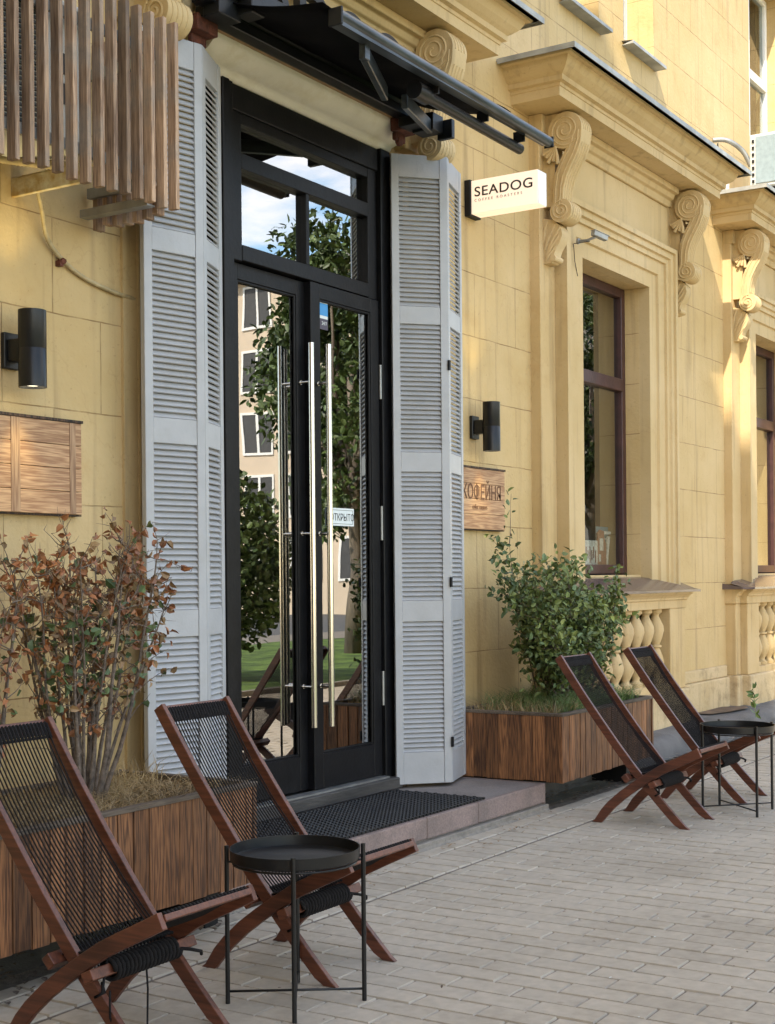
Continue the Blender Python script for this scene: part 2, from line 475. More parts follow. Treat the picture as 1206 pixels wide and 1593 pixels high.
M['whiteframe'] = mat('white_window_frame', (0.78, 0.77, 0.72), 0.4, 0.04, 6)
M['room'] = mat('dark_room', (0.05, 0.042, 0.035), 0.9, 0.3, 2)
M['slat'] = woodgrain('weathered_slat_wood', (0.13, 0.078, 0.048), (0.40, 0.27, 0.175), 'Z', 26, 0.75, 0.38, 0.5, rings=False, pale=(0.30, 0.25, 0.20))
M['planter'] = woodgrain('burnt_planter_wood', (0.072, 0.030, 0.014), (0.270, 0.120, 0.048), 'Z', 34, 0.6, 0.34, 0.6)
M['planterrim'] = woodgrain('planter_rim_wood', (0.05, 0.038, 0.028), (0.15, 0.115, 0.085), 'X', 20, 0.75, 0.1, 0.5, rings=False)
M['planterrim2'] = woodgrain('board_strip_wood', (0.24, 0.135, 0.075), (0.42, 0.27, 0.155), 'Z', 30, 0.7, 0.1, 0.3)
M['chairwood'] = woodgrain('red_brown_chair_wood', (0.055, 0.018, 0.010), (0.150, 0.050, 0.026), 'X', 16, 0.42, 0.12, 0.15, rings=False, spec=0.5)
M['rope'] = mat('black_cord', (0.011, 0.0095, 0.010), 0.85, 0.3, 60, 0.5, 400, spec=0.25)
M['signwood'] = woodgrain('sign_board_wood', (0.27, 0.14, 0.070), (0.50, 0.31, 0.165), 'X', 34, 0.6, 0.16, 0.35)
M['engrave'] = mat('burnt_letters', (0.13, 0.062, 0.03), 0.8)
M['engrave2'] = mat('faint_letters', (0.20, 0.10, 0.05), 0.8)
M['soil'] = mat('planter_soil', (0.06, 0.045, 0.03), 0.95, 0.4, 20, 1.0, 60)
M['bark'] = mat('shrub_bark', (0.15, 0.115, 0.088), 0.9, 0.4, 40, 0.6, 120)
M['bark2'] = mat('tree_bark', (0.16, 0.13, 0.10), 0.9, 0.4, 8, 1.0, 20, stretch=(1, 1, 0.2))
def leafmat(name, a, b, trans=0.25):
    m_ = mat(name, a, 0.5, 0.2, 3, base2=b, island=0.35)
    p = m_.node_tree.nodes['Principled BSDF']
    try: p.inputs['Transmission Weight'].default_value = 0
    except Exception: pass
    return m_
M['leafg'] = leafmat('green_leaf', (0.18, 0.215, 0.05), (0.075, 0.11, 0.028))
M['leafblue'] = leafmat('blue_green_leaf', (0.125, 0.175, 0.065), (0.06, 0.10, 0.035))
M['leafdry'] = leafmat('dry_leaf', (0.37, 0.15, 0.052), (0.20, 0.08, 0.035))
M['leaftan'] = leafmat('tan_leaf', (0.30, 0.19, 0.09), (0.18, 0.11, 0.05))
M['leaftree'] = leafmat('shaded_tree_leaf', (0.10, 0.15, 0.038), (0.035, 0.06, 0.016))  # shade put into the colour: greens darkened for the reflected foliage
M['straw'] = leafmat('dry_grass', (0.42, 0.30, 0.14), (0.24, 0.16, 0.075))
M['grass'] = leafmat('green_grass', (0.15, 0.22, 0.06), (0.07, 0.12, 0.03))
M['paver'] = mat('concrete_paver', (0.435, 0.378, 0.300), 0.85, 0.09, 22, 0.5, 260, island=0.05, bdist=0.003)
M['joint'] = mat('sand_joint', (0.17, 0.145, 0.115), 0.95, 0.3, 30, 0.6, 150)
M['granite'] = mat('pink_granite', (0.285, 0.21, 0.185), 0.8, 0.2, 120, 0.4, 150, base2=(0.19, 0.14, 0.125), bdist=0.004)
M['steptop'] = mat('granite_step_top', (0.27, 0.235, 0.215), 0.85, 0.2, 90, 0.5, 130, base2=(0.19, 0.165, 0.15), bdist=0.004)
M['mortar'] = mat('grey_mortar', (0.22, 0.195, 0.165), 0.95, 0.2, 20, 0.8, 60)
M['asphalt'] = mat('worn_asphalt', (0.17, 0.16, 0.155), 0.9, 0.3, 5, 0.8, 160, base2=(0.10, 0.095, 0.09))
M['stain'] = mat('brown_wet_stain', (0.13, 0.085, 0.055), 0.7, 0.4, 10, 0.5, 90)
M['rubber'] = mat('black_rubber', (0.014, 0.014, 0.0145), 0.55, 0.3, 15, spec=0.35)
M['lawn'] = mat('lawn', (0.16, 0.26, 0.045), 0.95, 0.4, 2.2, 1.0, 30, base2=(0.04, 0.08, 0.015), detail=10, bdist=0.08)
M['road'] = mat('road_asphalt', (0.09, 0.09, 0.09), 0.9, 0.2, 5, 0.5, 60)
M['opp'] = mat('opposite_plaster', (0.60, 0.49, 0.36), 0.85, 0.08, 0.5)
M['signface'] = emis('backlit_sign_face', (1.0, 0.80, 0.62), 0.17)
M['signend'] = mat('white_acrylic', (0.82, 0.80, 0.78), 0.3, 0.02, 4)
M['ink'] = mat('black_vinyl', (0.012, 0.010, 0.010), 0.5)
M['ink2'] = mat('grey_vinyl', (0.30, 0.24, 0.20), 0.5)
M['lampglow'] = emis('lamp_glow', (1.0, 0.88, 0.62), 1.6)
M['acwhite'] = mat('white_ac_casing', (0.50, 0.50, 0.47), 0.45, 0.06, 8)
M['acfin'] = mat('ac_fins', (0.24, 0.30, 0.33), 0.5, 0.1, 30, metal=0.3)
M['acgrill'] = mat('ac_dark_grill', (0.05, 0.05, 0.05), 0.6)
M['channel'] = mat('rust_spotted_white_paint', (0.62, 0.58, 0.44), 0.6, 0.2, 22, 0.3, 60, base2=(0.40, 0.27, 0.10))
M['conduit'] = mat('corrugated_conduit', (0.42, 0.33, 0.18), 0.55, 0.2, 30)
M['paper'] = mat('white_paper', (0.70, 0.75, 0.74), 0.6, 0.02)
M['blue'] = mat('blue_sticker', (0.05, 0.28, 0.60), 0.5, 0.05)
M['purple'] = mat('dark_sticker', (0.07, 0.06, 0.09), 0.5, 0.05)
M['poster'] = mat('teal_poster', (0.16, 0.30, 0.34), 0.6, 0.1)
M['brownfig'] = mat('brown_card', (0.36, 0.15, 0.08), 0.6, 0.3, 30)
M['palefig'] = mat('cream_card', (0.80, 0.75, 0.64), 0.6, 0.3, 40)

WY = 4.5           # wall plane

def grime(m_, scale, lo, hi, colr, amt, spots=None):
    n, l = m_.node_tree.nodes, m_.node_tree.links
    p = n['Principled BSDF']; src = p.inputs['Base Color'].links[0].from_socket
    tcn = n.new('ShaderNodeTexCoord')
    ns = n.new('ShaderNodeTexNoise'); ns.inputs['Scale'].default_value = scale; ns.inputs['Detail'].default_value = 9
    ns.inputs['Roughness'].default_value = 0.68
    l.new(tcn.outputs['Object'], ns.inputs['Vector'])
    r_ = n.new('ShaderNodeValToRGB'); r_.color_ramp.elements[0].position = lo; r_.color_ramp.elements[1].position = hi
    l.new(ns.outputs['Fac'], r_.inputs[0])
    q = n.new('ShaderNodeMath'); q.operation = 'MULTIPLY'; q.inputs[1].default_value = amt; l.new(r_.outputs[0], q.inputs[0])
    mxn = n.new('ShaderNodeMix'); mxn.data_type = 'RGBA'; mxn.blend_type = 'MULTIPLY'
    l.new(q.outputs[0], mxn.inputs[0]); l.new(src, mxn.inputs[6]); mxn.inputs[7].default_value = (*colr, 1)
    res = mxn.outputs[2]
    if spots:
        vo = n.new('ShaderNodeTexVoronoi'); vo.inputs['Scale'].default_value = spots
        l.new(tcn.outputs['Object'], vo.inputs['Vector'])
        rs_ = n.new('ShaderNodeValToRGB'); rs_.color_ramp.elements[0].position = 0.045; rs_.color_ramp.elements[1].position = 0.065
        rs_.color_ramp.elements[0].color = (1, 1, 1, 1); rs_.color_ramp.elements[1].color = (0, 0, 0, 1)
        l.new(vo.outputs['Distance'], rs_.inputs[0])
        m2 = n.new('ShaderNodeMix'); m2.data_type = 'RGBA'; m2.blend_type = 'MULTIPLY'
        q2 = n.new('ShaderNodeMath'); q2.operation = 'MULTIPLY'; q2.inputs[1].default_value = 0.55; l.new(rs_.outputs[0], q2.inputs[0])
        l.new(q2.outputs[0], m2.inputs[0]); l.new(res, m2.inputs[6]); m2.inputs[7].default_value = (0.45, 0.42, 0.38, 1)
        res = m2.outputs[2]
    l.new(res, p.inputs['Base Color'])
grime(M['paver'], 1.3, 0.46, 0.68, (0.80, 0.79, 0.77), 0.9, 2.6)
grime(M['granite'], 3.0, 0.48, 0.62, (0.72, 0.74, 0.74), 0.9)
grime(M['steptop'], 3.0, 0.45, 0.62, (0.78, 0.78, 0.78), 0.9, 5.0)
grime(M['shutter'], 3.5, 0.52, 0.70, (0.90, 0.88, 0.84), 0.8)
grime(M['cream'], 3.0, 0.50, 0.66, (0.82, 0.78, 0.66), 0.8)
grime(M['slat'], 5.0, 0.52, 0.66, (0.55, 0.52, 0.50), 0.7, 7.0)
grime(M['black'], 9.0, 0.50, 0.72, (1.9, 1.85, 1.75), 0.5)
grime(M['rubber'], 6.0, 0.45, 0.62, (1.8, 1.7, 1.55), 0.6)

# ------------------------------------------------------------------ ground
def sheet(name, x0, x1, y0, y1, z, m_, depth=0.3):
    b = MB().box(x0, x1, y0, y1, z - depth, z)
    return tag(build(name, b, m_), kind='structure')
sheet('ground', -60, 120, -70, 60, -0.25, M['road'], 0.5)
sheet('pavement_bed', -6, 40, -1.3, 3.86, -0.007, M['joint'], 0.15)
def pavers():
    b = MB()
    def pv(x0, x1, y0, y1):
        dz = R.uniform(-0.0015, 0.0015); t1 = R.uniform(-.001, .001); t2 = R.uniform(-.001, .001)
        g = 0.0025; c = 0.0042
        X0, X1, Y0, Y1 = x0 + g, x1 - g, y0 + g, y1 - g
        b.add([(X0, Y0, -.012), (X1, Y0, -.012), (X1, Y1, -.012), (X0, Y1, -.012),
               (X0 + c, Y0 + c, dz - t1), (X1 - c, Y0 + c, dz + t1), (X1 - c, Y1 - c, dz + t2), (X0 + c, Y1 - c, dz - t2)],
              [(4, 5, 6, 7), (0, 1, 5, 4), (1, 2, 6, 5), (2, 3, 7, 6), (3, 0, 4, 7)])
    w, L = 0.1215, 0.2425
    for i in range(0, 190):
        x = 4.086 + (i - 32) * w
        ys = 3.365
        first = 0.06 if i % 2 == 0 else 0.06 + L / 2
        # first piece is cut
        yy = ys
        k = first
        while yy > -1.3:
            pv(x, x + w, yy - k, yy); yy -= k; k = L
    x = -1.0
    while x < 26:
        ww = 0.1215 + R.uniform(-.002, .002)
        pv(x, x + ww, 3.385, 3.632); x += ww
    x = -1.0
    while x < 26:
        ww = R.choice((0.25, 0.25, 0.22))
        pv(x, x + ww, 3.642, 3.742); x += ww + 0.003
    return b
tag(build('pavement', pavers(), M['paver']), kind='structure')
sheet('lawn', -40, 80, -8.5, -1.35, 0.05, M['lawn'], 0.3)
sheet('kerb', -40, 80, -1.35, -1.25, 0.06, M['mortar'], 0.2)
sheet('path', -40, 80, -11, -8.5, 0.02, M['mortar'], 0.2)
sheet('road', -60, 120, -24, -11, -0.1, M['road'], 0.12)

# raised asphalt strip along the wall
def strip():
    b = MB()
    x = 7.72; prev = None
    xs = [7.72 + i * 0.12 for i in range(230)]
    rows = [(4.02, -0.02), (4.03, 0.05), (4.06, 0.11), (4.12, 0.14), (4.25, 0.15), (4.6, 0.16)]
    rr = random.Random(5)
    vs_ = []
    for x in xs:
        j = 0.02 * math.sin(x * 3.1) + rr.uniform(-.012, .012)
        for k, (y, z) in enumerate(rows):
            vs_.append((x, y + (j if k < 4 else 0), z + (rr.uniform(-.004, .004) if k > 1 else 0)))
    fs_ = []
    n = len(rows)
    for i in range(len(xs) - 1):
        for k in range(n - 1):
            fs_.append((i * n + k, (i + 1) * n + k, (i + 1) * n + k + 1, i * n + k + 1))
    b.add(vs_, fs_)
    return b
tag(build('asphalt_strip', strip(), M['asphalt'], smooth=True), kind='structure')
st = MB()
pts = [(12.0, 4.46), (12.05, 4.30), (12.3, 4.24), (12.75, 4.20), (12.9, 4.28), (12.75, 4.46), (12.4, 4.49)]
st.add([(x, y, 0.166) for x, y in pts], [tuple(range(len(pts)))])
tag(build('stain', st, M['stain']), kind='structure')

# ------------------------------------------------------------------ building
bld = thing('building', 'yellow ochre plastered building with moulded window bays, cornices and a tall black glazed double door', 'building', (10, 4.9, 0))
def holes_wall(x0, x1, z0, z1, holes, y, th):
    b = MB()
    xs = sorted({x0, x1, *[h[0] for h in holes], *[h[1] for h in holes]})
    zs = sorted({z0, z1, *[h[2] for h in holes], *[h[3] for h in holes]})
    ins = lambda cx, cz: any(h[0] < cx < h[1] and h[2] < cz < h[3] for h in holes)
    for i in range(len(xs) - 1):
        for j in range(len(zs) - 1):
            if ins((xs[i] + xs[i + 1]) / 2, (zs[j] + zs[j + 1]) / 2): continue
            a, c, d, e = xs[i], xs[i + 1], zs[j], zs[j + 1]
            b.quad((a, y, d), (c, y, d), (c, y, e), (a, y, e))
            b.quad((a, y + th, e), (c, y + th, e), (c, y + th, d), (a, y + th, d))
    for a, c, d, e in holes:
        b.quad((a, y, d), (a, y, e), (a, y + th, e), (a, y + th, d))
        b.quad((c, y, e), (c, y, d), (c, y + th, d), (c, y + th, e))
        b.quad((a, y, e), (c, y, e), (c, y + th, e), (a, y + th, e))
        b.quad((c, y, d), (a, y, d), (a, y + th, d), (c, y + th, d))
    return b
B0, B1, B2, B3 = 6.23, 10.30, 14.35, 18.40
UP = [(9.52, 10.20, 5.68, 7.6), (10.69, 11.33, 5.73, 7.6), (13.86, 15.2, 4.98, 7.6), (17.9, 19.2, 5.7, 7.6)]
bay_open = [(c - .65, c + .65, 1.40, 3.76) for c in (B1, B2, B3)]
door_hole = (4.915, 7.72, 0.10, 3.93)
holes = [door_hole] + bay_open + UP
wallm = holes_wall(-3, 40, 0.0, 19, holes, WY, 0.36)
wallm.box(-3, 40, 4.9, 5.2, 19, 19.3)
build('wall', wallm, M['wall'], bld)

# door recess backing (yellow, both sides of the frame)
rec = MB()
rec.box(4.85, 5.56, 4.60, 4.66, 0.1, 3.95); rec.box(7.10, 7.75, 4.60, 4.66, 0.1, 3.95)
build('door_recess', rec, M['plain'], bld)
# vertical bead and pilaster strip left of the door
bd = MB()
bd.box(4.81, 4.905, 4.484, 4.52, 0.16, 3.95)
bd.tube([(4.912, 4.49, 0.16), (4.912, 4.49, 3.93)], 0.012, 8)
build('door_surround', bd, M['plain'], bld)
# plinth, right of bay 1 and elsewhere
for a, c in ((B0 + 1.55, B1 - 1.36), (B1 + 1.36, B2 - 1.36), (B2 + 1.36, B3 - 1.36), (-3, 4.8)):
    pl = MB(); pl.box(a, c, 4.452, 4.55, 0.0, 0.43)
    pl.box(a, c, 4.476, 4.55, 0.43, 0.54)
    build('plinth', pl, M['plinth'], bld, bevel=0.012, seg=2)

# rooms behind the openings
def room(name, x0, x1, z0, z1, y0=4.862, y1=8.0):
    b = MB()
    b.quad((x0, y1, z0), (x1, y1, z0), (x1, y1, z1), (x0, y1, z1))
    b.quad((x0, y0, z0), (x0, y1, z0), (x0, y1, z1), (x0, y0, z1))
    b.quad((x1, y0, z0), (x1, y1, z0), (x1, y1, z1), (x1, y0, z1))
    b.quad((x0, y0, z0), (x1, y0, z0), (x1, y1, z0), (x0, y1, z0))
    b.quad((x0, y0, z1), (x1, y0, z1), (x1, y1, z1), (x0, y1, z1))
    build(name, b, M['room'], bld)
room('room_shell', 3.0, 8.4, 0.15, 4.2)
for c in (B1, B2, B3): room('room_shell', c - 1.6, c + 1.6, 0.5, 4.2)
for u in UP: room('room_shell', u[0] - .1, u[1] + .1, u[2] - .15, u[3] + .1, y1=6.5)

cn = MB()
cn.box(5.2, 7.6, 6.6, 7.2, .16, 1.15); cn.box(5.15, 7.65, 6.55, 7.25, 1.151, 1.19)
tag(build('shop_counter', cn, M['signwood'], None, bevel=.004), 'dark wooden counter inside the doorway, dim behind the glass', 'counter')
# cornice: profile offset t inward from the outer edge -> z
CP = [(0.0, 4.885), (0.03, 4.885), (0.035, 4.872), (0.065, 4.868), (0.075, 4.845), (0.095, 4.815), (0.125, 4.79), (0.148, 4.775),
      (0.150, 4.742), (0.178, 4.735), (0.180, 4.715), (0.188, 4.712), (0.190, 4.65)]
def cornice(cx, half=1.79, yo=3.94):
    b = MB()
    vs_ = []; fs_ = []
    rings = []
    for t, z in CP:
        rings.append([(cx - half + t, WY + .02, z), (cx - half + t, yo + t, z), (cx + half - t, yo + t, z), (cx + half - t, WY + .02, z)])
    for r_ in rings: vs_ += r_
    n = len(rings)
    for i in range(n - 1):
        for k in range(3):
            fs_.append((i * 4 + k, i * 4 + k + 1, (i + 1) * 4 + k + 1, (i + 1) * 4 + k))
    fs_.append((0, 3, 2, 1)); fs_.append(tuple((n - 1) * 4 + k for k in range(4)))
    fs_.append(tuple([i * 4 for i in range(n)] + [i * 4 + 3 for i in range(n - 1, -1, -1)]))
    b.add(vs_, fs_)
    c = build('cornice', b, M['stucco'], bld)
    # soffit bed mould and frieze
    bm_ = MB()
    bm_.prism_x([(4.5, 4.648), (4.30, 4.648), (4.30, 4.60), (4.335, 4.595), (4.35, 4.56), (4.375, 4.55), (4.385, 4.50), (4.5, 4.50)], cx - 1.07, cx + 1.07)
    bm_.box(cx - 1.33, cx - 1.07, 4.395, 4.5, 4.52, 4.648); bm_.box(cx + 1.07, cx + 1.33, 4.395, 4.5, 4.52, 4.648)
    bm_.box(cx - 1.075, cx + 1.075, 4.408, 4.5, 4.05, 4.50)
    build('frieze', bm_, M['stucco'], bld, bevel=0.004)
    fl = MB()
    fl.box(cx - half - .018, cx + half + .018, yo - .02, WY, 4.886, 4.902)
    fl.box(cx - half - .022, cx + half + .022, yo - .024, yo - .0195, 4.868, 4.904)
    fl.box(cx - half - .022, cx - half - .0185, yo - .019, WY - .01, 4.868, 4.9045)
    fl.box(cx + half + .0185, cx + half + .022, yo - .019, WY - .01, 4.868, 4.9045)
    build('flashing', fl, M['flash'], c)
    return c
for c in (B0, B1, B2, B3): cornice(c)

# scroll bracket (profile in y-z, extruded in x)
def spiral(cy0, cz0, r0, r1, turns, x, a0, n=44, sgn=1):
    pts_ = []
    for i in range(n + 1):
        t = i / n
        a = a0 + sgn * 2 * PI * turns * t
        r_ = r0 + (r1 - r0) * t
        pts_.append((x, cy0 + r_ * math.cos(a), cz0 + r_ * math.sin(a)))
    return pts_
def bracket(x0, w=0.17, dz=0.0):
    b = MB(); x1 = x0 + w
    yc, zc, r1 = 4.235, 4.510, 0.128
    b.cyl_x(x0, x1, yc, zc, r1, 36)
    path = [(4.150, 4.50), (4.160, 4.43), (4.19, 4.355), (4.235, 4.28), (4.272, 4.20), (4.290, 4.12), (4.292, 4.05), (4.300, 3.99)]
    hw = [0.042, 0.044, 0.046, 0.046, 0.044, 0.040, 0.036, 0.034]
    L_, R_ = [], []
    for i, (y, z) in enumerate(path):
        a = path[max(0, i - 1)]; c = path[min(len(path) - 1, i + 1)]
        t = Vector((c[0] - a[0], c[1] - a[1])).normalized(); nn = Vector((t.y, -t.x))
        L_.append((y + nn.x * hw[i], z + nn.y * hw[i])); R_.append((y - nn.x * hw[i], z - nn.y * hw[i]))
    b.prism_x(L_ + R_[::-1], x0 + .003, x1 - .003)
    yl, zl, r2 = 4.272, 3.955, 0.082
    b.cyl_x(x0 + .001, x1 + .001, yl, zl, r2, 30)
    # web behind the scroll
    b.prism_x([(4.44, 4.645), (4.30, 4.645), (4.32, 4.40), (4.33, 4.2), (4.335, 4.0), (4.44, 4.0)], x0 + .03, x1 - .03)
    # relief: spirals and edge fillets on both faces, reeds on the front
    for xs_ in (x0, x1):
        b.tube(spiral(yc, zc, 0.112, 0.018, 2.6, xs_, -2.4, 60, 1), 0.0075, 6)
        b.tube(spiral(yl, zl, 0.068, 0.012, 2.0, xs_, 1.7, 44, -1), 0.0065, 6)
        b.tube([(xs_, p_[0], p_[1]) for p_ in [(q[0] * .72 + r_[0] * .28, q[1] * .72 + r_[1] * .28) for q, r_ in zip(L_, R_)]], 0.006, 6)
        b.tube([(xs_, p_[0], p_[1]) for p_ in [(q[0] * .25 + r_[0] * .75, q[1] * .25 + r_[1] * .75) for q, r_ in zip(L_, R_)]], 0.006, 6)
        # leaf sprays in the crook
        for k in range(5):
            a = -2.55 + k * 0.33
            c0 = Vector((4.30, 4.40)); tip = c0 + Vector((math.cos(a + .9), math.sin(a + .9))) * (0.10 if k % 2 else 0.12)
            tip = Vector((min(tip.x, 4.40), tip.y))
            b.tube([(xs_ - (.012 if xs_ == x0 else -.012) + 0, c0.x, c0.y), (xs_, (c0.x + tip.x) / 2, (c0.y + tip.y) / 2), (xs_, tip.x, tip.y)], [0.006, 0.013, 0.015], 7)
    fr = [p_ for p_ in R_]
    side = R_ if sum(p_[0] for p_ in R_) < sum(p_[0] for p_ in L_) else L_
    for k in range(1, 5):
        xx = x0 + w * k / 5
        b.tube([(xx, y, z) for y, z in side[1:-1]], 0.006, 5)
        b.tube([(xx, yc + (r1) * math.cos(a), zc + (r1) * math.sin(a)) for a in [PI * 0.55 + j * 0.16 for j in range(10)]], 0.005, 5)
        b.tube([(xx, yl + (r2) * math.cos(a), zl + (r2) * math.sin(a)) for a in [PI * 0.6 + j * 0.2 for j in range(11)]], 0.004, 5)
    # acanthus drop below
    b.prism_x([(4.44, 3.93), (4.335, 3.90), (4.285, 3.84), (4.275, 3.79), (4.295, 3.74), (4.325, 3.70), (4.34, 3.66), (4.335, 3.63), (4.36, 3.605), (4.44, 3.60)], x0 + .03, x1 - .03)
    for xs_ in (x0 + .028, x1 - .028):
        for k, (ya, za, yb, zb) in enumerate([(4.40, 3.66, 4.29, 3.85), (4.41, 3.70, 4.33, 3.87), (4.40, 3.64, 4.30, 3.79), (4.40, 3.62, 4.32, 3.72), (4.42, 3.75, 4.39, 3.90)]):
            b.tube([(xs_, ya, za), (xs_, (ya + yb) / 2 + .008, (za + zb) / 2), (xs_, yb, zb)], [0.006, 0.012, 0.007], 6)
    b.tube([(x0 + .02, 4.345, 3.635), (x1 - .02, 4.345, 3.635)], 0.022, 10)
    return build('scroll_bracket', b, M['stucco'], bld, smooth=True, autosmooth=35)
for c in (B1, B2, B3):
    bracket(c - 1.30); bracket(c + 1.30 - .17)
bracket(4.80); bracket(7.21)

def pilasters(a, c, z0, z1):
    build('pilaster', MB().box(a, c, 4.42, 4.52, z0, z1), M['plain'], bld, bevel=0.004)
for c in (B1, B2, B3):
    pilasters(c - 1.33, c - 1.09, 1.30, 4.52); pilasters(c + 1.09, c + 1.33, 1.30, 4.52)
pilasters(4.77, 5.01, 3.96, 4.52); pilasters(7.18, 7.42, 3.96, 4.52)

# window surround: casing with steps, hood and architrave
def surround(cx):
    b = MB()
    # profile across the jamb: (distance from centre, y)
    P = [(1.089, 4.52), (1.089, 4.325), (1.045, 4.325), (1.04, 4.345), (0.985, 4.345), (0.975, 4.365), (0.93, 4.365), (0.925, 4.385), (0.80, 4.385), (0.79, 4.405), (0.651, 4.405), (0.651, 4.52)]
    zt = 3.76
    for s in (-1, 1):
        prof = [(cx + s * d, y) for d, y in P]
        # extrude up to mitred head: z top follows distance
        n = len(prof)
        lo = [(x, y, 1.30) for x, y in prof]
        hi = [(x, y, zt + (d - 0.65)) for (x, y), (d, _) in zip(prof, P)]
        b.add(lo + hi, [tuple(range(n)), tuple(range(2 * n - 1, n - 1, -1))] + [(i, (i + 1) % n, (i + 1) % n + n, i + n) for i in range(n)])
    # head
    n = len(P)
    le = [(cx - d, y, zt + d - .65) for d, y in P]; ri = [(cx + d, y, zt + d - .65) for d, y in P]
    # the head is squashed: casing is lower than wide
    b.add(le + ri, [(i, i + n, (i + 1) % n + n, (i + 1) % n) for i in range(n)])
    # hood moulding capping the head
    o = build('window_surround', b, M['stucco'], bld)
    h = MB()
    h.prism_x([(4.5, 4.12), (4.5, 4.215), (4.245, 4.215), (4.240, 4.19), (4.265, 4.175), (4.285, 4.145), (4.305, 4.125), (4.318, 4.12)], cx - 1.10, cx + 1.10)
    return o
def squash(o):   # lower the head of the casing (ears are wider than tall)
    for v in o.data.vertices:
        if v.co.z > 3.761: v.co.z = 3.76 + (v.co.z - 3.76) * 0.84
for c in (B1, B2, B3): squash(surround(c))

# lower balustrade block under the windows
def balustrade(cx):
    b = MB()
    x0, x1 = cx - 1.20, cx + 1.20
    # posts
    for s in (-1, 1):
        a, c = sorted((cx + s * 1.20, cx + s * 0.86))
        b.box(a, c, 4.33, 4.52, 0.44, 1.118)
        a, c = sorted((cx + s * 1.33, cx + s * 1.2))
        b.box(a, c, 4.40, 4.52, 0.44, 1.118)
    b.box(cx - .86, cx + .86, 4.50, 4.53, 0.44, 1.118)          # niche back
    b.box(cx - .86, cx + .86, 4.335, 4.52, 0.40, 0.50)
    base = MB()
    base.box(cx - 1.23, cx + 1.23, 4.295, 4.52, 0.0, 0.44); base.box(cx - 1.36, cx - 1.23, 4.37, 4.52, 0, .44); base.box(cx + 1.23, cx + 1.36, 4.37, 4.52, 0, .44)
    o = build('balustrade', b, M['plain'], bld, bevel=0.006)
    build('plinth', base, M['plinth'], bld, bevel=0.015, seg=2)
    # entablature
    e = MB()
    for (ya, xa) in ((0, 1.20), ):
        prof = [(4.52, 1.118), (4.325, 1.118), (4.325, 1.185), (4.31, 1.19), (4.31, 1.205), (4.29, 1.225), (4.265, 1.24), (4.26, 1.268), (4.52, 1.268)]
        e.prism_x(prof, cx - 1.225, cx + 1.225)
        for s in (-1, 1):
            a, c = sorted((cx + s * 1.225, cx + s * 1.35))
            e.prism_x([(y + .065 if y < 4.5 else y, z) for y, z in prof], a, c)
        # end returns of the mouldings
    build('balustrade_cap', e, M['plain'], bld, bevel=0.003)
    s_ = MB()
    s_.add([(cx - 1.30, 4.225, 1.272), (cx + 1.30, 4.225, 1.272), (cx + .66, 4.43, 1.372), (cx - .66, 4.43, 1.372),
            (cx + .66, 4.66, 1.41), (cx - .66, 4.66, 1.41), (cx + 1.42, 4.30, 1.272), (cx + 1.42, 4.42, 1.31), (cx - 1.42, 4.30, 1.272), (cx - 1.42, 4.42, 1.31),
            (cx + 1.30, 4.43, 1.372 - .03), (cx - 1.30, 4.43, 1.372 - .03)],
           [(0, 1, 2, 3), (3, 2, 4, 5), (1, 6, 7, 10, 2), (8, 0, 3, 11, 9)])
    s_.add([(cx - 1.30, 4.225, 1.254), (cx + 1.30, 4.225, 1.254), (cx + 1.30, 4.225, 1.274), (cx - 1.30, 4.225, 1.274)], [(0, 1, 2, 3)])
    s_.add([(cx + 1.30, 4.225, 1.254), (cx + 1.42, 4.30, 1.254), (cx + 1.42, 4.30, 1.274), (cx + 1.30, 4.225, 1.274)], [(0, 1, 2, 3)])
    s_.add([(cx - 1.30, 4.225, 1.254), (cx - 1.42, 4.30, 1.254), (cx - 1.42, 4.30, 1.274), (cx - 1.30, 4.225, 1.274)], [(0, 1, 2, 3)])
    s_.add([(cx + 1.42, 4.30, 1.254), (cx + 1.42, 4.5, 1.254), (cx + 1.42, 4.5, 1.31), (cx + 1.42, 4.30, 1.274)], [(0, 1, 2, 3)])
    s_.add([(cx - 1.42, 4.30, 1.254), (cx - 1.42, 4.5, 1.254), (cx - 1.42, 4.5, 1.31), (cx - 1.42, 4.30, 1.274)], [(0, 1, 2, 3)])
    build('window_sill', s_, M['sillmetal'], bld)
    prof = [(.055, 0), (.055, .03), (.035, .045), (.03, .06), (.045, .09), (.068, .14), (.072, .18), (.060, .23), (.042, .28), (.034, .295)]
    full = [(r_, z) for r_, z in prof] + [(.052, .303), (.052, .318)] + [(r_, .62 - z) for r_, z in reversed(prof)]
    for k in range(8):
        x = cx - .735 + k * 0.21
        bb = MB().lathe(full, (x, 4.415, 0.499), 20)
        build('baluster', bb, M['plain'], o, smooth=True, autosmooth=50)
for c in (B1, B2, B3): balustrade(c)

# maroon shop windows
def shopwin(cx):
    x0, x1, z0, z1, y0, y1 = cx - .649, cx + .649, 1.41, 3.758, 4.62, 4.69
    f = MB(); t = 0.075
    f.box(x0, x0 + t, y0, y1, z0, z1); f.box(x1 - t, x1, y0, y1, z0, z1)
    f.box(x0 + t, x1 - t, y0, y1, z0, z0 + t); f.box(x0 + t, x1 - t, y0, y1, z1 - t, z1)
    f.box(x0 + t, x1 - t, y0 - .012, y1 - .01, 2.91, 3.01)
    w = MB()
    o = build('window', f, M['maroon'], bld, bevel=0.004)
    build('pane', MB().box(x0 + t, x1 - t, 4.655, 4.663, z0 + t, 2.91), M['shopglass'], o)
    build('pane', MB().box(x0 + t, x1 - t, 4.655, 4.663, 3.01, z1 - t), M['shopglass'], o)
    return o
for c in (B1, B2, B3): shopwin(c)
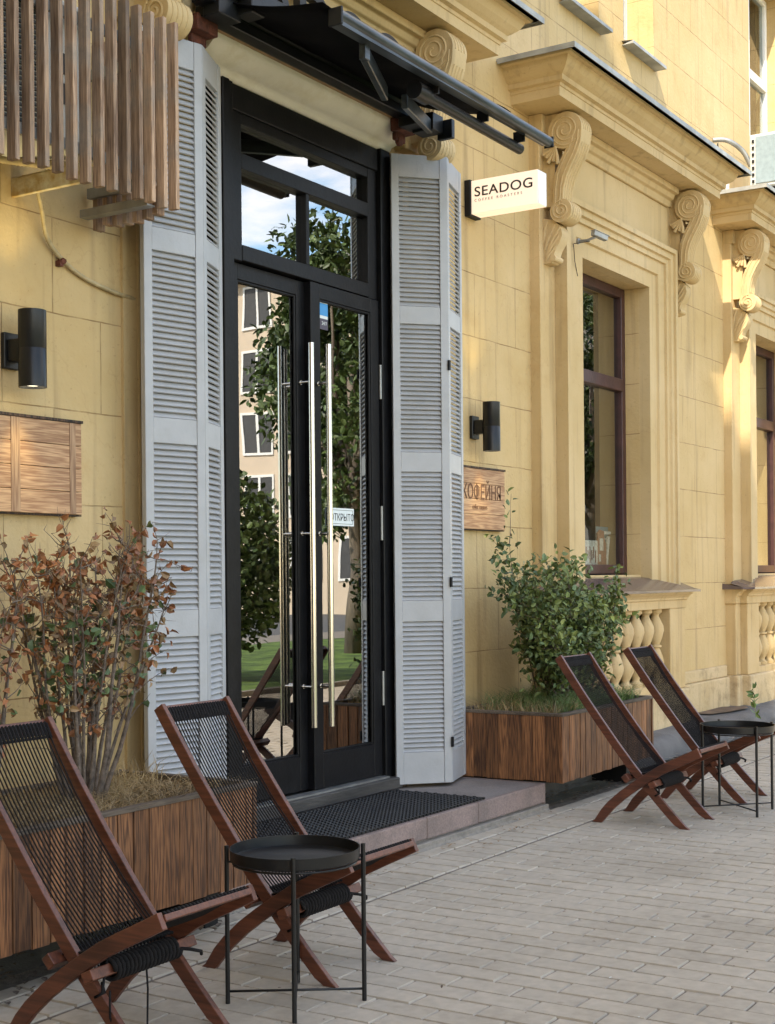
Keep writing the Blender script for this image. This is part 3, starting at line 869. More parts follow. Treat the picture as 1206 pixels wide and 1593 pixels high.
# upper windows
for i, (a, c, d, e) in enumerate(UP):
    f = MB(); y0 = 4.735; t = 0.06
    f.box(a, a + t, y0, y0 + .07, d, e); f.box(c - t, c, y0, y0 + .07, d, e)
    f.box(a + t, c - t, y0, y0 + .07, d, d + t); f.box(a + t, c - t, y0, y0 + .07, e - t, e)
    if c - a > 1:
        mz = (a + c) / 2
        f.box(mz - .05, mz + .05, y0 - .01, y0 + .06, d + t, e - t)
        f.box(a + t, c - t, y0 - .012, y0 + .058, 6.60, 6.70)
        f.box(a + t, a + t + .045, y0 - .02, y0 + .05, d + t, 6.59)
        f.box(mz - .10, mz - .052, y0 - .02, y0 + .05, d + t, 6.59)
    o = build('window', f, M['whiteframe'], bld, bevel=0.004)
    build('pane', MB().box(a + t, c - t, y0 + .03, y0 + .036, d + t, e - t), M['glass2'], o)
    s_ = MB(); s_.add([(a - .04, 4.40, d - .035), (c + .04, 4.40, d - .035), (c + .04, 4.74, d + .004), (a - .04, 4.74, d + .004),
                       (a - .04, 4.40, d - .06), (c + .04, 4.40, d - .06), (c + .04, 4.50, d - .06), (a - .04, 4.50, d - .06)],
                      [(0, 1, 2, 3), (0, 4, 5, 1), (4, 7, 6, 5), (1, 5, 6), (0, 7, 4)])
    build('window_sill', s_, M['flash'], o)

# lintel cove over the door and trim boards
lc = MB()
lc.prism_x([(4.56, 3.925), (4.50, 3.925), (4.485, 3.94), (4.48, 3.952), (4.455, 3.96), (4.42, 3.972), (4.385, 3.998), (4.36, 4.02), (4.352, 4.035), (4.352, 4.051), (4.56, 4.051)], 5.33, 7.12)
build('lintel', lc, M['cream'], bld, smooth=True, autosmooth=50)
tb = MB()
tb.box(5.15, 7.16, 4.315, 4.42, 4.052, 4.085)
tb.box(4.95, 7.50, 4.40, 4.5, 3.935, 3.975) if False else None
build('trim_board', tb, M['board'], bld)

# door frame
df = MB()
YF = 4.50
df.box(5.545, 5.64, YF - .005, 4.62, 0.155, 3.925)         # left jamb
df.box(7.00, 7.10, YF - .02, 4.62, 0.155, 3.925)           # right jamb
df.box(5.64, 7.00, YF, 4.62, 3.79, 3.92)
dfo = build('door_frame', df, M['doorblack'], bld, bevel=0.004)
tr = MB()                                                # transom light frame
tr.box(5.645, 5.725, YF + .012, 4.60, 3.03, 3.79)
tr.box(6.905, 6.995, YF + .012, 4.60, 3.03, 3.79)
tr.box(5.725, 6.905, YF + .014, 4.60, 3.735, 3.79)
tr.box(5.725, 6.905, YF + .010, 4.60, 3.505, 3.585)
tr.box(5.725, 6.905, YF + .008, 4.60, 3.035, 3.115)
tr.box(6.295, 6.325, YF + .016, 4.595, 3.115, 3.505)
tro = build('transom_window', tr, M['doorblack'], bld, bevel=0.003)
build('pane', MB().box(5.725, 6.905, 4.553, 4.560, 3.585, 3.735), M['glass'], tro)
build('pane', MB().box(5.725, 6.295, 4.553, 4.560, 3.115, 3.505), M['glass'], tro)
build('pane', MB().box(6.325, 6.905, 4.553, 4.560, 3.115, 3.505), M['glass'], tro)
dk = MB()
dk.box(7.101, 7.165, 4.43, 4.60, 0.156, 3.90)
build('door_jamb', dk, M['darkwood'], bld, bevel=0.003)
build('door_jamb', MB().box(5.49, 5.544, 4.44, 4.60, 0.156, 3.90), M['doorblack'], bld, bevel=0.003)
th = MB()
th.box(5.50, 7.10, 4.425, 4.62, 0.158, 0.225)
tho = build('threshold', th, M['sillwood'], bld, bevel=0.006)
build('weather_bar', MB().box(5.64, 7.0, 4.455, 4.52, 0.2255, 0.236), M['metal'], tho)

def leaf(x0, x1, yf, hx, lab, hingex):
    z0, z1 = 0.24, 3.028
    sw = 0.085
    b = MB()
    b.box(x0, x0 + sw, yf, yf + .055, z0, z1); b.box(x1 - sw, x1, yf, yf + .055, z0, z1)
    b.box(x0 + sw, x1 - sw, yf, yf + .055, z0, 0.43); b.box(x0 + sw, x1 - sw, yf, yf + .055, 2.945, z1)
    # glazing beads
    for q in ((x0 + sw, x0 + sw + .012, 0.43, 2.945), (x1 - sw - .012, x1 - sw, 0.43, 2.945)):
        b.box(q[0], q[1], yf + .006, yf + .02, q[2], q[3])
    b.box(x0 + sw + .012, x1 - sw - .012, yf + .006, yf + .02, .43, .442)
    b.box(x0 + sw + .012, x1 - sw - .012, yf + .006, yf + .02, 2.933, 2.945)
    o = build('door', b, M['doorblack'], bld, bevel=0.003)
    build('pane', MB().box(x0 + sw, x1 - sw, yf + .024, yf + .032, 0.43, 2.945), M['glass'], o)
    h = MB()
    yb = yf - .08
    h.tube([(hx, yb, 0.59), (hx, yb, 2.68)], 0.0165, 20)
    for z in (2.47, 1.645, 0.81):
        h.tube([(hx, yb, z), (hx, yf, z)], 0.008, 10)
        h.tube([(hx, yf - .012, z), (hx, yf, z)], 0.013, 12)
    build('handle', h, M['steel'], o, smooth=True, autosmooth=40)
    for z in (2.55, 1.72, 0.75):
        g = MB(); g.tube([(hingex, yf - .006, z - .10), (hingex, yf - .006, z + .10)], 0.009, 10)
        build('hinge', g, M['metal'], o, smooth=True, autosmooth=40)
    return o
leaf(5.645, 6.325, 4.548, 6.262, '', 5.640)
leaf(6.310, 6.995, 4.502, 6.360, '', 6.998)
# little keyhole plate
# ------------------------------------------------------------------ step and mat
stp = thing('entrance_step', 'low pink granite entrance step in front of the black double door', 'step', (6.1, 4.1, 0))
b = MB(); b.box(4.62, 7.655, 3.79, 4.50, 0.0, 0.154)
build('step_top', b, M['steptop'], stp, bevel=0.008, seg=2)
x = 4.60; g_ = MB()
for xe in (5.36, 6.28, 6.83, 7.66):
    g_.box(x + .003, xe - .003, 3.77, 3.802, 0.042 + R.uniform(-.004, .006), 0.157)
    x = xe
g_.box(7.657, 7.672, 3.775, 4.49, 0.03, 0.156)
build('granite_facing', g_, M['granite'], stp, bevel=0.006, seg=2)
fo = MB(); fo.box(4.6, 7.67, 3.752, 3.80, -0.02, 0.034); fo.prism_x([(3.738, -.01), (3.752, .012), (3.78, .012), (3.78, -.01)], 4.6, 7.67)
build('footing', fo, M['mortar'], stp, bevel=0.004)

mt = MB()
mx0, mx1, my0, my1, mz = 5.05, 6.95, 3.80, 4.385, 0.158
mt.box(mx0, mx1, my0, my1, mz, mz + .010)
px_ = 0.036
for j in range(int((my1 - my0) / px_ * 1.15)):
    y = my0 + .016 + j * px_ * 0.88
    if y > my1 - .012: break
    for i in range(int((mx1 - mx0) / px_)):
        x = mx0 + .018 + i * px_ + (px_ / 2 if j % 2 else 0)
        if x > mx1 - .012: continue
        s = .0125; q = .008
        mt.add([(x - s, y - s * .8, mz + .009), (x + s, y - s * .8, mz + .009), (x + s, y + s * .8, mz + .009), (x - s, y + s * .8, mz + .009),
                (x - q, y - q * .6, mz + .017), (x + q, y - q * .6, mz + .017), (x + q, y + q * .6, mz + .017), (x - q, y + q * .6, mz + .017)],
               [(4, 5, 6, 7), (0, 1, 5, 4), (1, 2, 6, 5), (2, 3, 7, 6), (3, 0, 4, 7)])
x = mx0 + .01
while x < mx1 - .01:
    mt.box(x, x + .018, my0 - .006, my0 + .002, mz, mz + .0105); x += .036
tag(build('doormat', mt, M['rubber']), 'black studded rubber doormat lying on the entrance step', 'doormat')

# ------------------------------------------------------------------ folding shutters
def panel(P, Q, zb, zt, out_sign):
    """frame and louvres between plan points P and Q"""
    P = Vector((P[0], P[1], 0)); Q = Vector((Q[0], Q[1], 0))
    u = (Q - P).normalized(); L = (Q - P).length
    n_ = Vector((u.y, -u.x, 0)) * out_sign
    def bx(b, a0, a1, d0, d1, z0, z1):
        c = P + u * (a0 + a1) / 2 + n_ * (d0 + d1) / 2; c.z = (z0 + z1) / 2
        b.obox(c, u, n_, (0, 0, 1), (a1 - a0) / 2, (d1 - d0) / 2, (z1 - z0) / 2)
    fr = MB(); sw = 0.048; d0, d1 = -.032, 0.0
    bx(fr, .002, sw, d0, d1, zb, zt); bx(fr, L - sw, L - .002, d0, d1, zb, zt)
    H = zt - zb
    # section boundaries measured from the top (fractions of full height)
    secs = [(0.036, 0.241), (0.269, 0.473), (0.504, 0.709), (0.742, 0.950)]
    e = [0.0]
    for a, c in secs: e += [a, c]
    e.append(1.0)
    for k in range(0, len(e), 2):
        bx(fr, sw, L - sw, d0 + .003, d1 - .003, zt - e[k + 1] * H, zt - e[k] * H)
    sls = []
    for a, c in secs:
        sl_ = MB(); sls.append(sl_)
        za, zc_ = zt - a * H, zt - c * H
        N = 27; p_ = (za - zc_) / N
        for k in range(N):
            zc = za - (k + .5) * p_
            c_ = P + u * (L / 2) + n_ * (-.016); c_.z = zc
            ax = u
            t = math.radians(52)
            d = (n_ * math.cos(t) + Vector((0, 0, -1)) * math.sin(t))       # outer edge low
            nn = d.cross(ax)
            sl_.obox(c_, ax, d, nn, L / 2 - sw + .002, 0.0165, 0.0032)
    return fr, sls
def shutter(name, label, P0, P1, P2, sign):
    t = thing(name, label, 'shutter', (P1[0], P1[1], 0.17), 0, 'folding louvred shutters beside the door')
    for a, c in ((P0, P1), (P1, P2)):
        fr, sls = panel(a, c, 0.178, 3.90, sign)
        o = build('shutter_panel', fr, M['shutter'], t, bevel=0.002)
        for sl_ in sls: build('louvres', sl_, M['shutter'], o)
    for z in ((2.66, 1.37, 0.42) if sign > 0 else ()):
        h = MB(); h.box(P1[0] - .012, P1[0] + .006, P1[1] - .010, P1[1] + .0, z - .030, z + .030)
        build('hinge', h, M['blackmatt'], t)
    return t
shutter('folding_shutter', 'grey louvred folding shutter right of the door, beside the hanging white sign', (7.045, 4.44), (7.30, 4.205), (7.655, 4.31), 1)
shutter('folding_shutter', 'grey louvred folding shutter left of the door, partly behind the dry shrub', (5.40, 4.38), (5.12, 4.262), (4.785, 4.335), -1)

# ------------------------------------------------------------------ awning
aw = thing('awning', 'black retractable awning half folded above the black double door', 'awning', (6.3, 4.3, 4.0))
fb = MB()
zf0, zf1 = 4.175, 3.985
yb0, yb1 = 4.33, 3.63
vs_ = []; nx, ny = 24, 10
for j in range(ny + 1):
    for i in range(nx + 1):
        t = j / ny
        x = 5.20 + (7.02 - 5.20) * i / nx - 0.0 * t
        sag = -0.035 * math.sin(PI * t) - 0.006 * math.sin(i * 1.3)
        vs_.append((x, yb0 + (yb1 - yb0) * t, zf0 + (zf1 - zf0) * t + sag))
n2 = len(vs_)
fs_ = [(j * (nx + 1) + i, j * (nx + 1) + i + 1, (j + 1) * (nx + 1) + i + 1, (j + 1) * (nx + 1) + i) for j in range(ny) for i in range(nx)]
fb.add(vs_, fs_)
fo_ = build('fabric', fb, M['fabric'], aw, smooth=True)
sm = fo_.modifiers.new('solid', 'SOLIDIFY'); sm.thickness = 0.004
ba = MB(); ba.tube([(5.275, 3.60, 3.945), (7.435, 3.60, 3.918)], 0.030, 18)
ba.box(5.28, 7.43, 3.585, 3.64, 3.90, 3.935)
build('front_bar', ba, M['awnbar'], aw, smooth=True, autosmooth=40)
build('end_cap', MB().box(5.262, 5.275, 3.568, 3.645, 3.895, 3.978), M['awnmetal'], aw, bevel=.004)
build('end_cap', MB().box(7.433, 7.442, 3.57, 3.632, 3.885, 3.948), M['awnmetal'], aw, bevel=.004)
ca = MB()
ca.box(5.12, 7.20, 4.225, 4.305, 4.035, 4.088)          # torsion bar
ca.tube([(5.2, 4.33, 4.165), (7.1, 4.33, 4.165)], 0.055, 16)   # roller
ca.box(5.16, 7.12, 4.10, 4.125, 4.115, 4.20)
ca.box(5.16, 7.12, 4.30, 4.32, 4.089, 4.12)
build('cassette', ca, M['awnmetal'], aw, bevel=0.004)
for x in (5.10, 6.90):
    br_ = MB(); br_.box(x, x + .15, 4.27, 4.35, 3.975, 4.05); br_.box(x + .02, x + .13, 4.325, 4.3505, 3.93, 3.975); br_.tube([(x + .075, 4.322, 3.935), (x + .075, 4.349, 3.935)], .03, 12)
    build('wall_bracket', br_, M['rust'], aw, bevel=0.004)
sh = MB()
sh.box(5.10, 5.26, 4.14, 4.24, 4.02, 4.14); sh.box(5.24, 5.34, 4.06, 4.16, 4.05, 4.13); sh.box(5.04, 5.12, 4.16, 4.26, 4.07, 4.17)
sh2 = MB()
sh2.box(6.96, 7.08, 4.10, 4.24, 3.96, 4.06); sh2.box(6.86, 6.98, 4.16, 4.27, 3.975, 4.03)
sh2.box(7.075, 7.11, 4.04, 4.14, 3.93, 4.04)
build('shoulder', sh, M['awnmetal'], aw, bevel=0.004)
build('shoulder', sh2, M['awnmetal'], aw, bevel=0.004)
arm = MB()
def bar(b, a, c, w, h):
    a, c = Vector(a), Vector(c); d = (c - a); L = d.length; d.normalize()
    s_ = d.cross(Vector((0, 0, 1))).normalized(); t_ = s_.cross(d)
    b.obox((a + c) / 2, d, s_, t_, L / 2, w / 2, h / 2)
bar(arm, (5.55, 3.64, 3.865), (6.20, 3.94, 3.915), .035, .075)
arm.box(5.535, 5.575, 3.62, 3.66, 3.83, 3.92)
build('folding_arm', arm, M['awnbar'], aw, bevel=0.004)
arm = MB()
bar(arm, (6.33, 3.90, 3.905), (6.99, 4.14, 3.985), .035, .075)
build('folding_arm', arm, M['awnbar'], aw, bevel=0.004)
lt = MB()
lt.tube([(6.16, 3.70, 3.862), (7.26, 3.70, 3.850)], 0.030, 16)
lt.tube([(6.10, 3.70, 3.862), (6.22, 3.70, 3.862)], 0.046, 14)
for x in (6.22, 6.75, 7.18): lt.box(x, x + .012, 3.63, 3.70, 3.865, 3.925)
build('awning_tube', lt, M['black'], aw, smooth=True, autosmooth=40)

# black letters above the awning
Ml = Matrix.Translation((5.20, 4.33, 4.20)) @ Matrix.Rotation(PI / 2, 4, 'X')
lo_ = text_mesh('channel_letters', 'SEADOG', 0.43, 0.022, M['ink'], Ml, spacing=1.03, sx=1.03, bold=0.006)
tag(lo_, 'black raised capital letters on the frieze above the awning', 'sign')

# ------------------------------------------------------------------ projecting light-box sign
sg = thing('projecting_sign', 'white backlit box sign reading SEADOG on a black wall plate', 'sign', (8.10, 4.46, 3.74))
X0, X1, Y0_, Y1_, Z0, Z1 = 8.045, 8.165, 3.975, 4.455, 3.752, 3.968
bx = MB().box(X0, X1, Y0_, Y1_, Z0, Z1)
build('light_box', bx, M['signface'], sg, bevel=0.004, seg=2)
build('end_panel', MB().box(X0 + .003, X1 - .003, Y0_ - .003, Y0_ + .001, Z0 + .003, Z1 - .003), M['signend'], sg)
build('wall_plate', MB().box(X0 - .012, X1 + .012, Y1_ + .0005, 4.50, Z0 - .01, Z1 + .008), M['blackmatt'], sg, bevel=.003)
# text on the -x face, reading outward from the wall
def face_minus_x(y, z): return Matrix.Translation((X0 - .0015, y, z)) @ Matrix(((0, 0, -1, 0), (-1, 0, 0, 0), (0, 1, 0, 0), (0, 0, 0, 1)))
text_mesh('lettering', 'SEADOG', 0.088, 0.001, M['ink'], face_minus_x(4.432, 3.862), sg, spacing=1.08, sx=1.17, bold=0.0006)
text_mesh('lettering', 'COFFEE ROASTERS', 0.024, 0.001, M['ink2'], face_minus_x(4.430, 3.828), sg, spacing=1.75, sx=1.05)

# ------------------------------------------------------------------ wall lamps
def lamp():
    t = thing('wall_lamp', 'x', 'wall lamp', (0, 0, 0), 0, 'black cylinder wall lamps')
    b = MB().lathe([(.0575, 0), (.0575, .158), (.0568, .159), (.0575, .160), (.0575, .318), (.051, .318), (.051, .30), (.001, .30)], (0, 0, 0), 32, cap=False)
    b.lathe([(.0575, 0), (.051, 0), (.051, .015)], (0, 0, 0), 32, cap=False)
    build('lamp_body', b, M['black'], t, smooth=True, autosmooth=40, world_coords=False)
    a = MB(); a.box(-.03, .03, .05, .115, .115, .205); a.box(-.045, .045, .115, .140, .085, .235)
    build('wall_mount', a, M['black'], t, bevel=.003, world_coords=False)
    g = MB().lathe([(.0505, .012), (.001, .012)], (0, 0, 0), 24, cap=False)
    g.lathe([(.0505, .304), (.001, .304)], (0, 0, 0), 24, cap=False)
    build('lamp_diffuser', g, M['lampglow'], t, world_coords=False)
    return t
lm0 = lamp()
lm0['label'] = 'black cylinder up-and-down wall lamp above the blank wooden board'
lm0.location = (4.135, 4.36, 2.20)
lm1 = copy_thing(lm0, (8.118, 4.36, 2.215), 0, 'black cylinder up-and-down wall lamp above the engraved wooden sign')
for (x, y, z) in ((4.135, 4.36, 2.20), (8.118, 4.36, 2.215)):
    for dz, up_ in ((0.30, 1), (0.01, -1)):
        ld = bpy.data.lights.new('lamp_light', 'SPOT'); ld.energy = 2.6; ld.color = (1.0, 0.80, 0.35); ld.spot_size = math.radians(70); ld.spot_blend = 0.8
        ld.shadow_soft_size = 0.03
        lo = bpy.data.objects.new('lamp_light', ld); col.objects.link(lo); lo.location = (x, y, z + dz + 0.02 * up_)
        lo.rotation_euler = (PI if up_ > 0 else 0, 0, 0)

# ------------------------------------------------------------------ wooden boards
def board(label, x0, x1, z0, z1, text):
    t = thing('wooden_sign', label, 'sign', ((x0 + x1) / 2, 4.49, z0), 0, 'wooden boards beside the door')
    b = MB(); N = 4; h = (z1 - z0) / N
    for k in range(N):
        b.box(x0, x1, 4.455, 4.487, z0 + k * h + .001, z0 + (k + 1) * h - .001)
    build('board_planks', b, M['signwood'], t, bevel=0.002)
    e = MB()
    e.box(x0 - .004, x1 + .006, 4.450, 4.490, z1 + .0005, z1 + .012)
    e.box(x0 - .004, x1 + .004, 4.463, 4.4975, z0 - .006, z0)
    build('board_edge', e, M['darkwood'], t)
    if not text:
        for xa, xb in ((4.10, 4.15), (4.435, 4.470)):
            build('upright_strip', MB().box(xa, xb, 4.4525, 4.4549, z0 + .004, z1 - .002), M['planterrim2'], t)
    if text:
        Mt = Matrix.Translation((7.885, 4.4535, 1.905)) @ Matrix.Rotation(PI / 2, 4, 'X')
        text_mesh('engraved_lettering', 'КОФЕЙНЯ', 0.135, 0.001, M['engrave'], Mt, t, spacing=1.0, sx=0.80)
        Mt = Matrix.Translation((8.02, 4.4535, 1.842)) @ Matrix.Rotation(PI / 2, 4, 'X')
        text_mesh('engraved_lettering', 'coffee roasters', 0.042, 0.0008, M['engrave2'], Mt, t, spacing=1.0, sx=0.8)
    return t
board('wooden plank board without lettering below the lamp at the left edge', 3.52, 4.508, 1.688, 2.088, False)
board('small wooden plank sign engraved КОФЕЙНЯ beside the right shutter', 7.50, 8.475, 1.708, 2.105, True)

# ------------------------------------------------------------------ slat screen with air conditioner
sc_ = thing('slat_screen', 'weathered vertical wooden slat screen boxing in the air conditioner', 'screen', (4.0, 4.2, 2.98))
b = MB(); xx = 4.645; k = 0
while xx > 2.9:
    dz = R.uniform(-.006, .006)
    b.box(xx - .024, xx, 3.998, 4.043, 2.985 + dz, 3.785 + R.uniform(-.004, .004)); xx -= .0755; k += 1
yy = 4.075
while yy < 4.47:
    b.box(4.585, 4.635, yy, yy + .028, 2.96 + R.uniform(-.012, .012), 3.77); yy += .058
build('slats', b, M['slat'], sc_, bevel=0.0015)
b = MB()
for z in (3.10, 3.62): b.box(2.9, 4.60, 4.044, 4.060, z, z + .045)
for z in (3.085, 3.605): b.box(4.56, 4.584, 4.06, 4.46, z, z + .045)
b.box(4.50, 4.545, 4.05, 4.44, 2.985, 2.992); b.box(4.495, 4.50, 4.05, 4.44, 2.985, 3.02)
build('frame_rail', b, M['metal'], sc_)
ac = thing('air_conditioner', 'white outdoor air conditioner unit behind the wooden slat screen', 'air conditioner', (3.9, 4.3, 3.1), 0, 'outdoor air conditioners')
b = MB().box(3.35, 4.20, 4.10, 4.40, 3.13, 3.72)
build('casing', b, M['acwhite'], ac, bevel=.01)
g = MB()
for k in range(26):
    z = 3.17 + k * .02
    g.box(3.40, 3.95, 4.090, 4.0985, z, z + .011)
build('grille', g, M['acgrill'], ac)
g = MB()
for k in range(10): g.box(4.201, 4.206, 4.13 + k * .024, 4.142 + k * .024, 3.2, 3.65)
g.box(4.05, 4.12, 4.092, 4.0985, 3.30, 3.38); g.box(4.05, 4.12, 4.092, 4.0985, 3.42, 3.50)
build('vent', g, M['acgrill'], ac)
cb = MB()
cb.box(4.155, 4.175, 4.06, 4.5, 3.01, 3.085); cb.box(4.157, 4.22, 4.06, 4.5, 3.086, 3.092)
build('support_bracket', cb, M['channel'], ac, bevel=.002)
build('support_bracket', MB().box(3.42, 3.44, 4.06, 4.5, 3.01, 3.085), M['channel'], ac, bevel=.002)

def corr(path, r, ridge=0.004, pitch=0.012):
    # corrugated tube along a smooth path
    pts_ = []
    P_ = [Vector(p) for p in path]
    def cr_(p0, p1, p2, p3, t):
        return 0.5 * ((2 * p1) + (-p0 + p2) * t + (2 * p0 - 5 * p1 + 4 * p2 - p3) * t * t + (-p0 + 3 * p1 - 3 * p2 + p3) * t ** 3)
    fine = []
    for i in range(len(P_) - 1):
        p0, p1, p2, p3 = P_[max(i - 1, 0)], P_[i], P_[i + 1], P_[min(i + 2, len(P_) - 1)]
        for k in range(40): fine.append(cr_(p0, p1, p2, p3, k / 40))
    fine.append(P_[-1])
    # resample
    out_ = [fine[0]]; acc = 0
    for a, c in zip(fine, fine[1:]):
        acc += (c - a).length
        if acc >= pitch / 2: out_.append(c); acc = 0
    rs = [r + (ridge if i % 2 else 0) for i in range(len(out_))]
    return MB().tube(out_, rs, 8)
c1 = corr([(4.20, 4.40, 3.06), (4.26, 4.43, 2.98), (4.33, 4.47, 2.87), (4.42, 4.48, 2.80), (4.55, 4.485, 2.745), (4.72, 4.485, 2.712), (4.88, 4.49, 2.70), (4.96, 4.52, 2.70)], .0085, .0025, .010)
cdo = build('conduit', c1, M['conduit'], None, smooth=True)
tag(cdo, 'yellow corrugated conduit hanging from the air conditioner bracket to the door recess', 'cable')
c2 = corr([(3.98, 4.47, 3.135), (4.06, 4.38, 3.12), (4.14, 4.25, 3.10), (4.2, 4.15, 3.09)], .016, .004, .012)
o2 = build('pipe', c2, M['conduit'], None, smooth=True)
tag(o2, 'ribbed insulated pipe leaving the wall under the slat screen', 'pipe')
ty = MB(); ty.tube([(4.42, 4.462, 2.785), (4.43, 4.495, 2.80)], .013, 8); ty.box(4.405, 4.425, 4.47, 4.50, 2.765, 2.79)
build('cable_clip', ty, M['rust'], cdo)
hk = MB(); hk.tube([(4.955, 4.59, 1.93 + .3), (4.955, 4.50, 1.93 + .3), (4.955, 4.49, 2.27)], .008, 8)
tag(build('wall_hook', hk, M['rust']), 'small rusty hook on the recess beside the left shutter', 'hook')

# second air conditioner on the far cornice
ac2 = thing('air_conditioner', 'white outdoor air conditioner standing on the far window cornice', 'air conditioner', (13.4, 4.0, 4.91), 0, 'outdoor air conditioners')
build('casing', MB().box(12.93, 13.75, 3.80, 4.20, 4.985, 5.48), M['acwhite'], ac2, bevel=.01)
g = MB().box(12.918, 12.9295, 3.93, 4.14, 5.02, 5.45)
build('coil', g, M['acfin'], ac2)
g = MB(); g.box(12.98, 13.02, 3.82, 4.18, 4.905, 4.984); g.box(13.6, 13.64, 3.82, 4.18, 4.905, 4.984)
for k in range(7): g.box(12.915, 12.9285, 4.155, 4.175, 5.03 + k * .062, 5.055 + k * .062)
build('feet', g, M['blackmatt'], ac2)
pp = corr([(12.97, 4.20, 5.20), (12.90, 4.26, 5.34), (12.78, 4.36, 5.42), (12.72, 4.48, 5.43)], .022, .003, .02)
tag(build('pipe', pp, M['metal'], None, smooth=True), 'grey insulated pipe running from the wall to the far air conditioner', 'pipe')
pp = corr([(12.74, 4.44, 5.40), (12.80, 4.44, 5.2), (12.86, 4.44, 5.02), (12.86, 4.44, 4.92)], .006, .001, .03)
tag(build('cable', pp, M['ink'], None, smooth=True), 'thin dark cable dropping beside the far air conditioner pipe', 'cable')
dp = MB().tube([(12.88, 4.40, 4.90), (12.88, 4.40, 5.15)], .02, 10)
tag(build('drain_pipe', dp, M['whiteframe'], None, smooth=True), 'short white drain pipe standing on the far cornice', 'pipe')

# ------------------------------------------------------------------ security camera
sc2 = thing('security_camera', 'small grey bullet security camera over the first window', 'camera', (9.45, 4.33, 3.88))
b = MB()
d = Vector((0.92, -0.32, -0.16)).normalized(); s_ = Vector((-d.y, d.x, 0)).normalized(); t_ = s_.cross(d)
c_ = Vector((9.50, 4.20, 3.865))
b.obox(c_, d, s_, t_, .072, .020, .018)
b.obox(c_ + Vector((0, 0, .021)) + d * .010, d, s_, t_, .082, .024, .003)
build('camera_body', b, M['flash'], sc2, bevel=.006)
b = MB(); b.tube([(9.43, 4.34, 3.83), (9.44, 4.27, 3.83), (9.46, 4.215, 3.85)], .010, 8); b.tube([(9.43, 4.345, 3.83), (9.43, 4.33, 3.83)], .022, 12)
build('mount', b, M['metal'], sc2)
b = MB(); b.tube([(9.36, 4.345, 3.80), (9.36, 4.34, 3.77), (9.44, 4.37, 3.69), (9.53, 4.39, 3.60)], .003, 5)
b.tube([(9.36, 4.34, 3.80), (9.44, 4.25, 3.82)], .003, 5)
build('camera_cable', b, M['ink'], sc2)

# ------------------------------------------------------------------ door stickers and window display
def card(name, x0, x1, z0, z1, y, m_, parent=None, th=.002):
    return build(name, MB().box(x0, x1, y, y + th, z0, z1), m_, parent)
os_ = thing('open_sign', 'white plastic sign reading ОТКРЫТО hung on the right door pane', 'sign', (6.63, 4.52, 1.69))
card('sign_plate', 6.475, 6.735, 1.695, 1.795, 4.516, M['paper'], os_, .004)
bb = MB(); y = 4.5148
for q in ((6.487, 6.723, 1.7825, 1.7845), (6.487, 6.723, 1.7055, 1.7075), (6.487, 6.489, 1.7075, 1.7825), (6.721, 6.723, 1.7075, 1.7825)):
    bb.box(q[0], q[1], y, y + .001, q[2], q[3])
build('border_line', bb, M['ink'], os_)
text_mesh('lettering', 'ОТКРЫТО', 0.056, 0.0004, M['ink'], Matrix.Translation((6.497, 4.515, 1.724)) @ Matrix.Rotation(PI / 2, 4, 'X'), os_, sx=0.86)
st_ = thing('door_sticker', 'blue and dark 24/7 sticker at the top of the right door pane', 'sticker', (6.47, 4.52, 2.78))
card('sticker_top', 6.420, 6.500, 2.862, 2.930, 4.5215, M['blue'], st_)
card('sticker_strip', 6.420, 6.500, 2.845, 2.8615, 4.5215, M['paper'], st_)
card('sticker_head', 6.420, 6.500, 2.9305, 2.943, 4.5215, M['paper'], st_)
card('sticker_base', 6.420, 6.500, 2.785, 2.8445, 4.5215, M['purple'], st_)
text_mesh('lettering', '24/7', 0.028, 0.0004, M['paper'], Matrix.Translation((6.440, 4.5208, 2.81)) @ Matrix.Rotation(PI / 2, 4, 'X'), st_, sx=1.0)
# things standing inside window 1
pst = thing('poster', 'teal poster with small pale lettering standing inside the first window', 'poster', (10.75, 4.80, 1.42))
card('poster_sheet', 10.70, 10.945, 1.44, 1.80, 4.785, M['poster'], pst, .006)
bb = MB()
for k in range(5): bb.box(10.78, 10.90, 4.782, 4.784, 1.56 + k * .045, 1.572 + k * .045)
build('print_lines', bb, M['paper'], pst)
t1 = thing('paper_bag', 'white printed paper bag standing inside the first window', 'bag', (10.12, 4.78, 1.42))
b = MB().box(10.25, 10.55, 4.705, 4.77, 1.42, 1.68); build('bag_body', b, M['palefig'], t1, bevel=.004)
bb = MB()
for k in range(7): bb.box(10.28 + k * .036, 10.295 + k * .036, 4.702, 4.7045, 1.50 + (k % 3) * .02, 1.60 + (k % 2) * .03)
build('print_marks', bb, M['brownfig'], t1)
t3 = thing('wooden_stand', 'pale slanted wooden stand inside the first window', 'stand', (10.82, 4.74, 1.42))
b = MB(); b.add([(10.76, 4.735, 1.42), (10.80, 4.735, 1.42), (10.87, 4.735, 1.72), (10.83, 4.735, 1.72), (10.76, 4.75, 1.42), (10.80, 4.75, 1.42), (10.87, 4.75, 1.72), (10.83, 4.75, 1.72)], [(0, 1, 2, 3), (7, 6, 5, 4), (0, 4, 5, 1), (1, 5, 6, 2), (2, 6, 7, 3), (3, 7, 4, 0)])
b.box(10.74, 10.88, 4.734, 4.7345, 1.735, 1.76)
build('stand_frame', b, M['palefig'], t3)
t2 = thing('cardboard_figure', 'brown printed cardboard cut-out inside the first window', 'cut-out', (10.42, 4.78, 1.42))
b = MB().prism_x([(0, 0), (0, 0)], 0, 0) if False else MB()
pts = [(10.57, 1.42), (10.57, 1.66), (10.60, 1.70), (10.59, 1.74), (10.64, 1.77), (10.72, 1.76), (10.73, 1.70), (10.76, 1.66), (10.77, 1.42)]
n = len(pts)
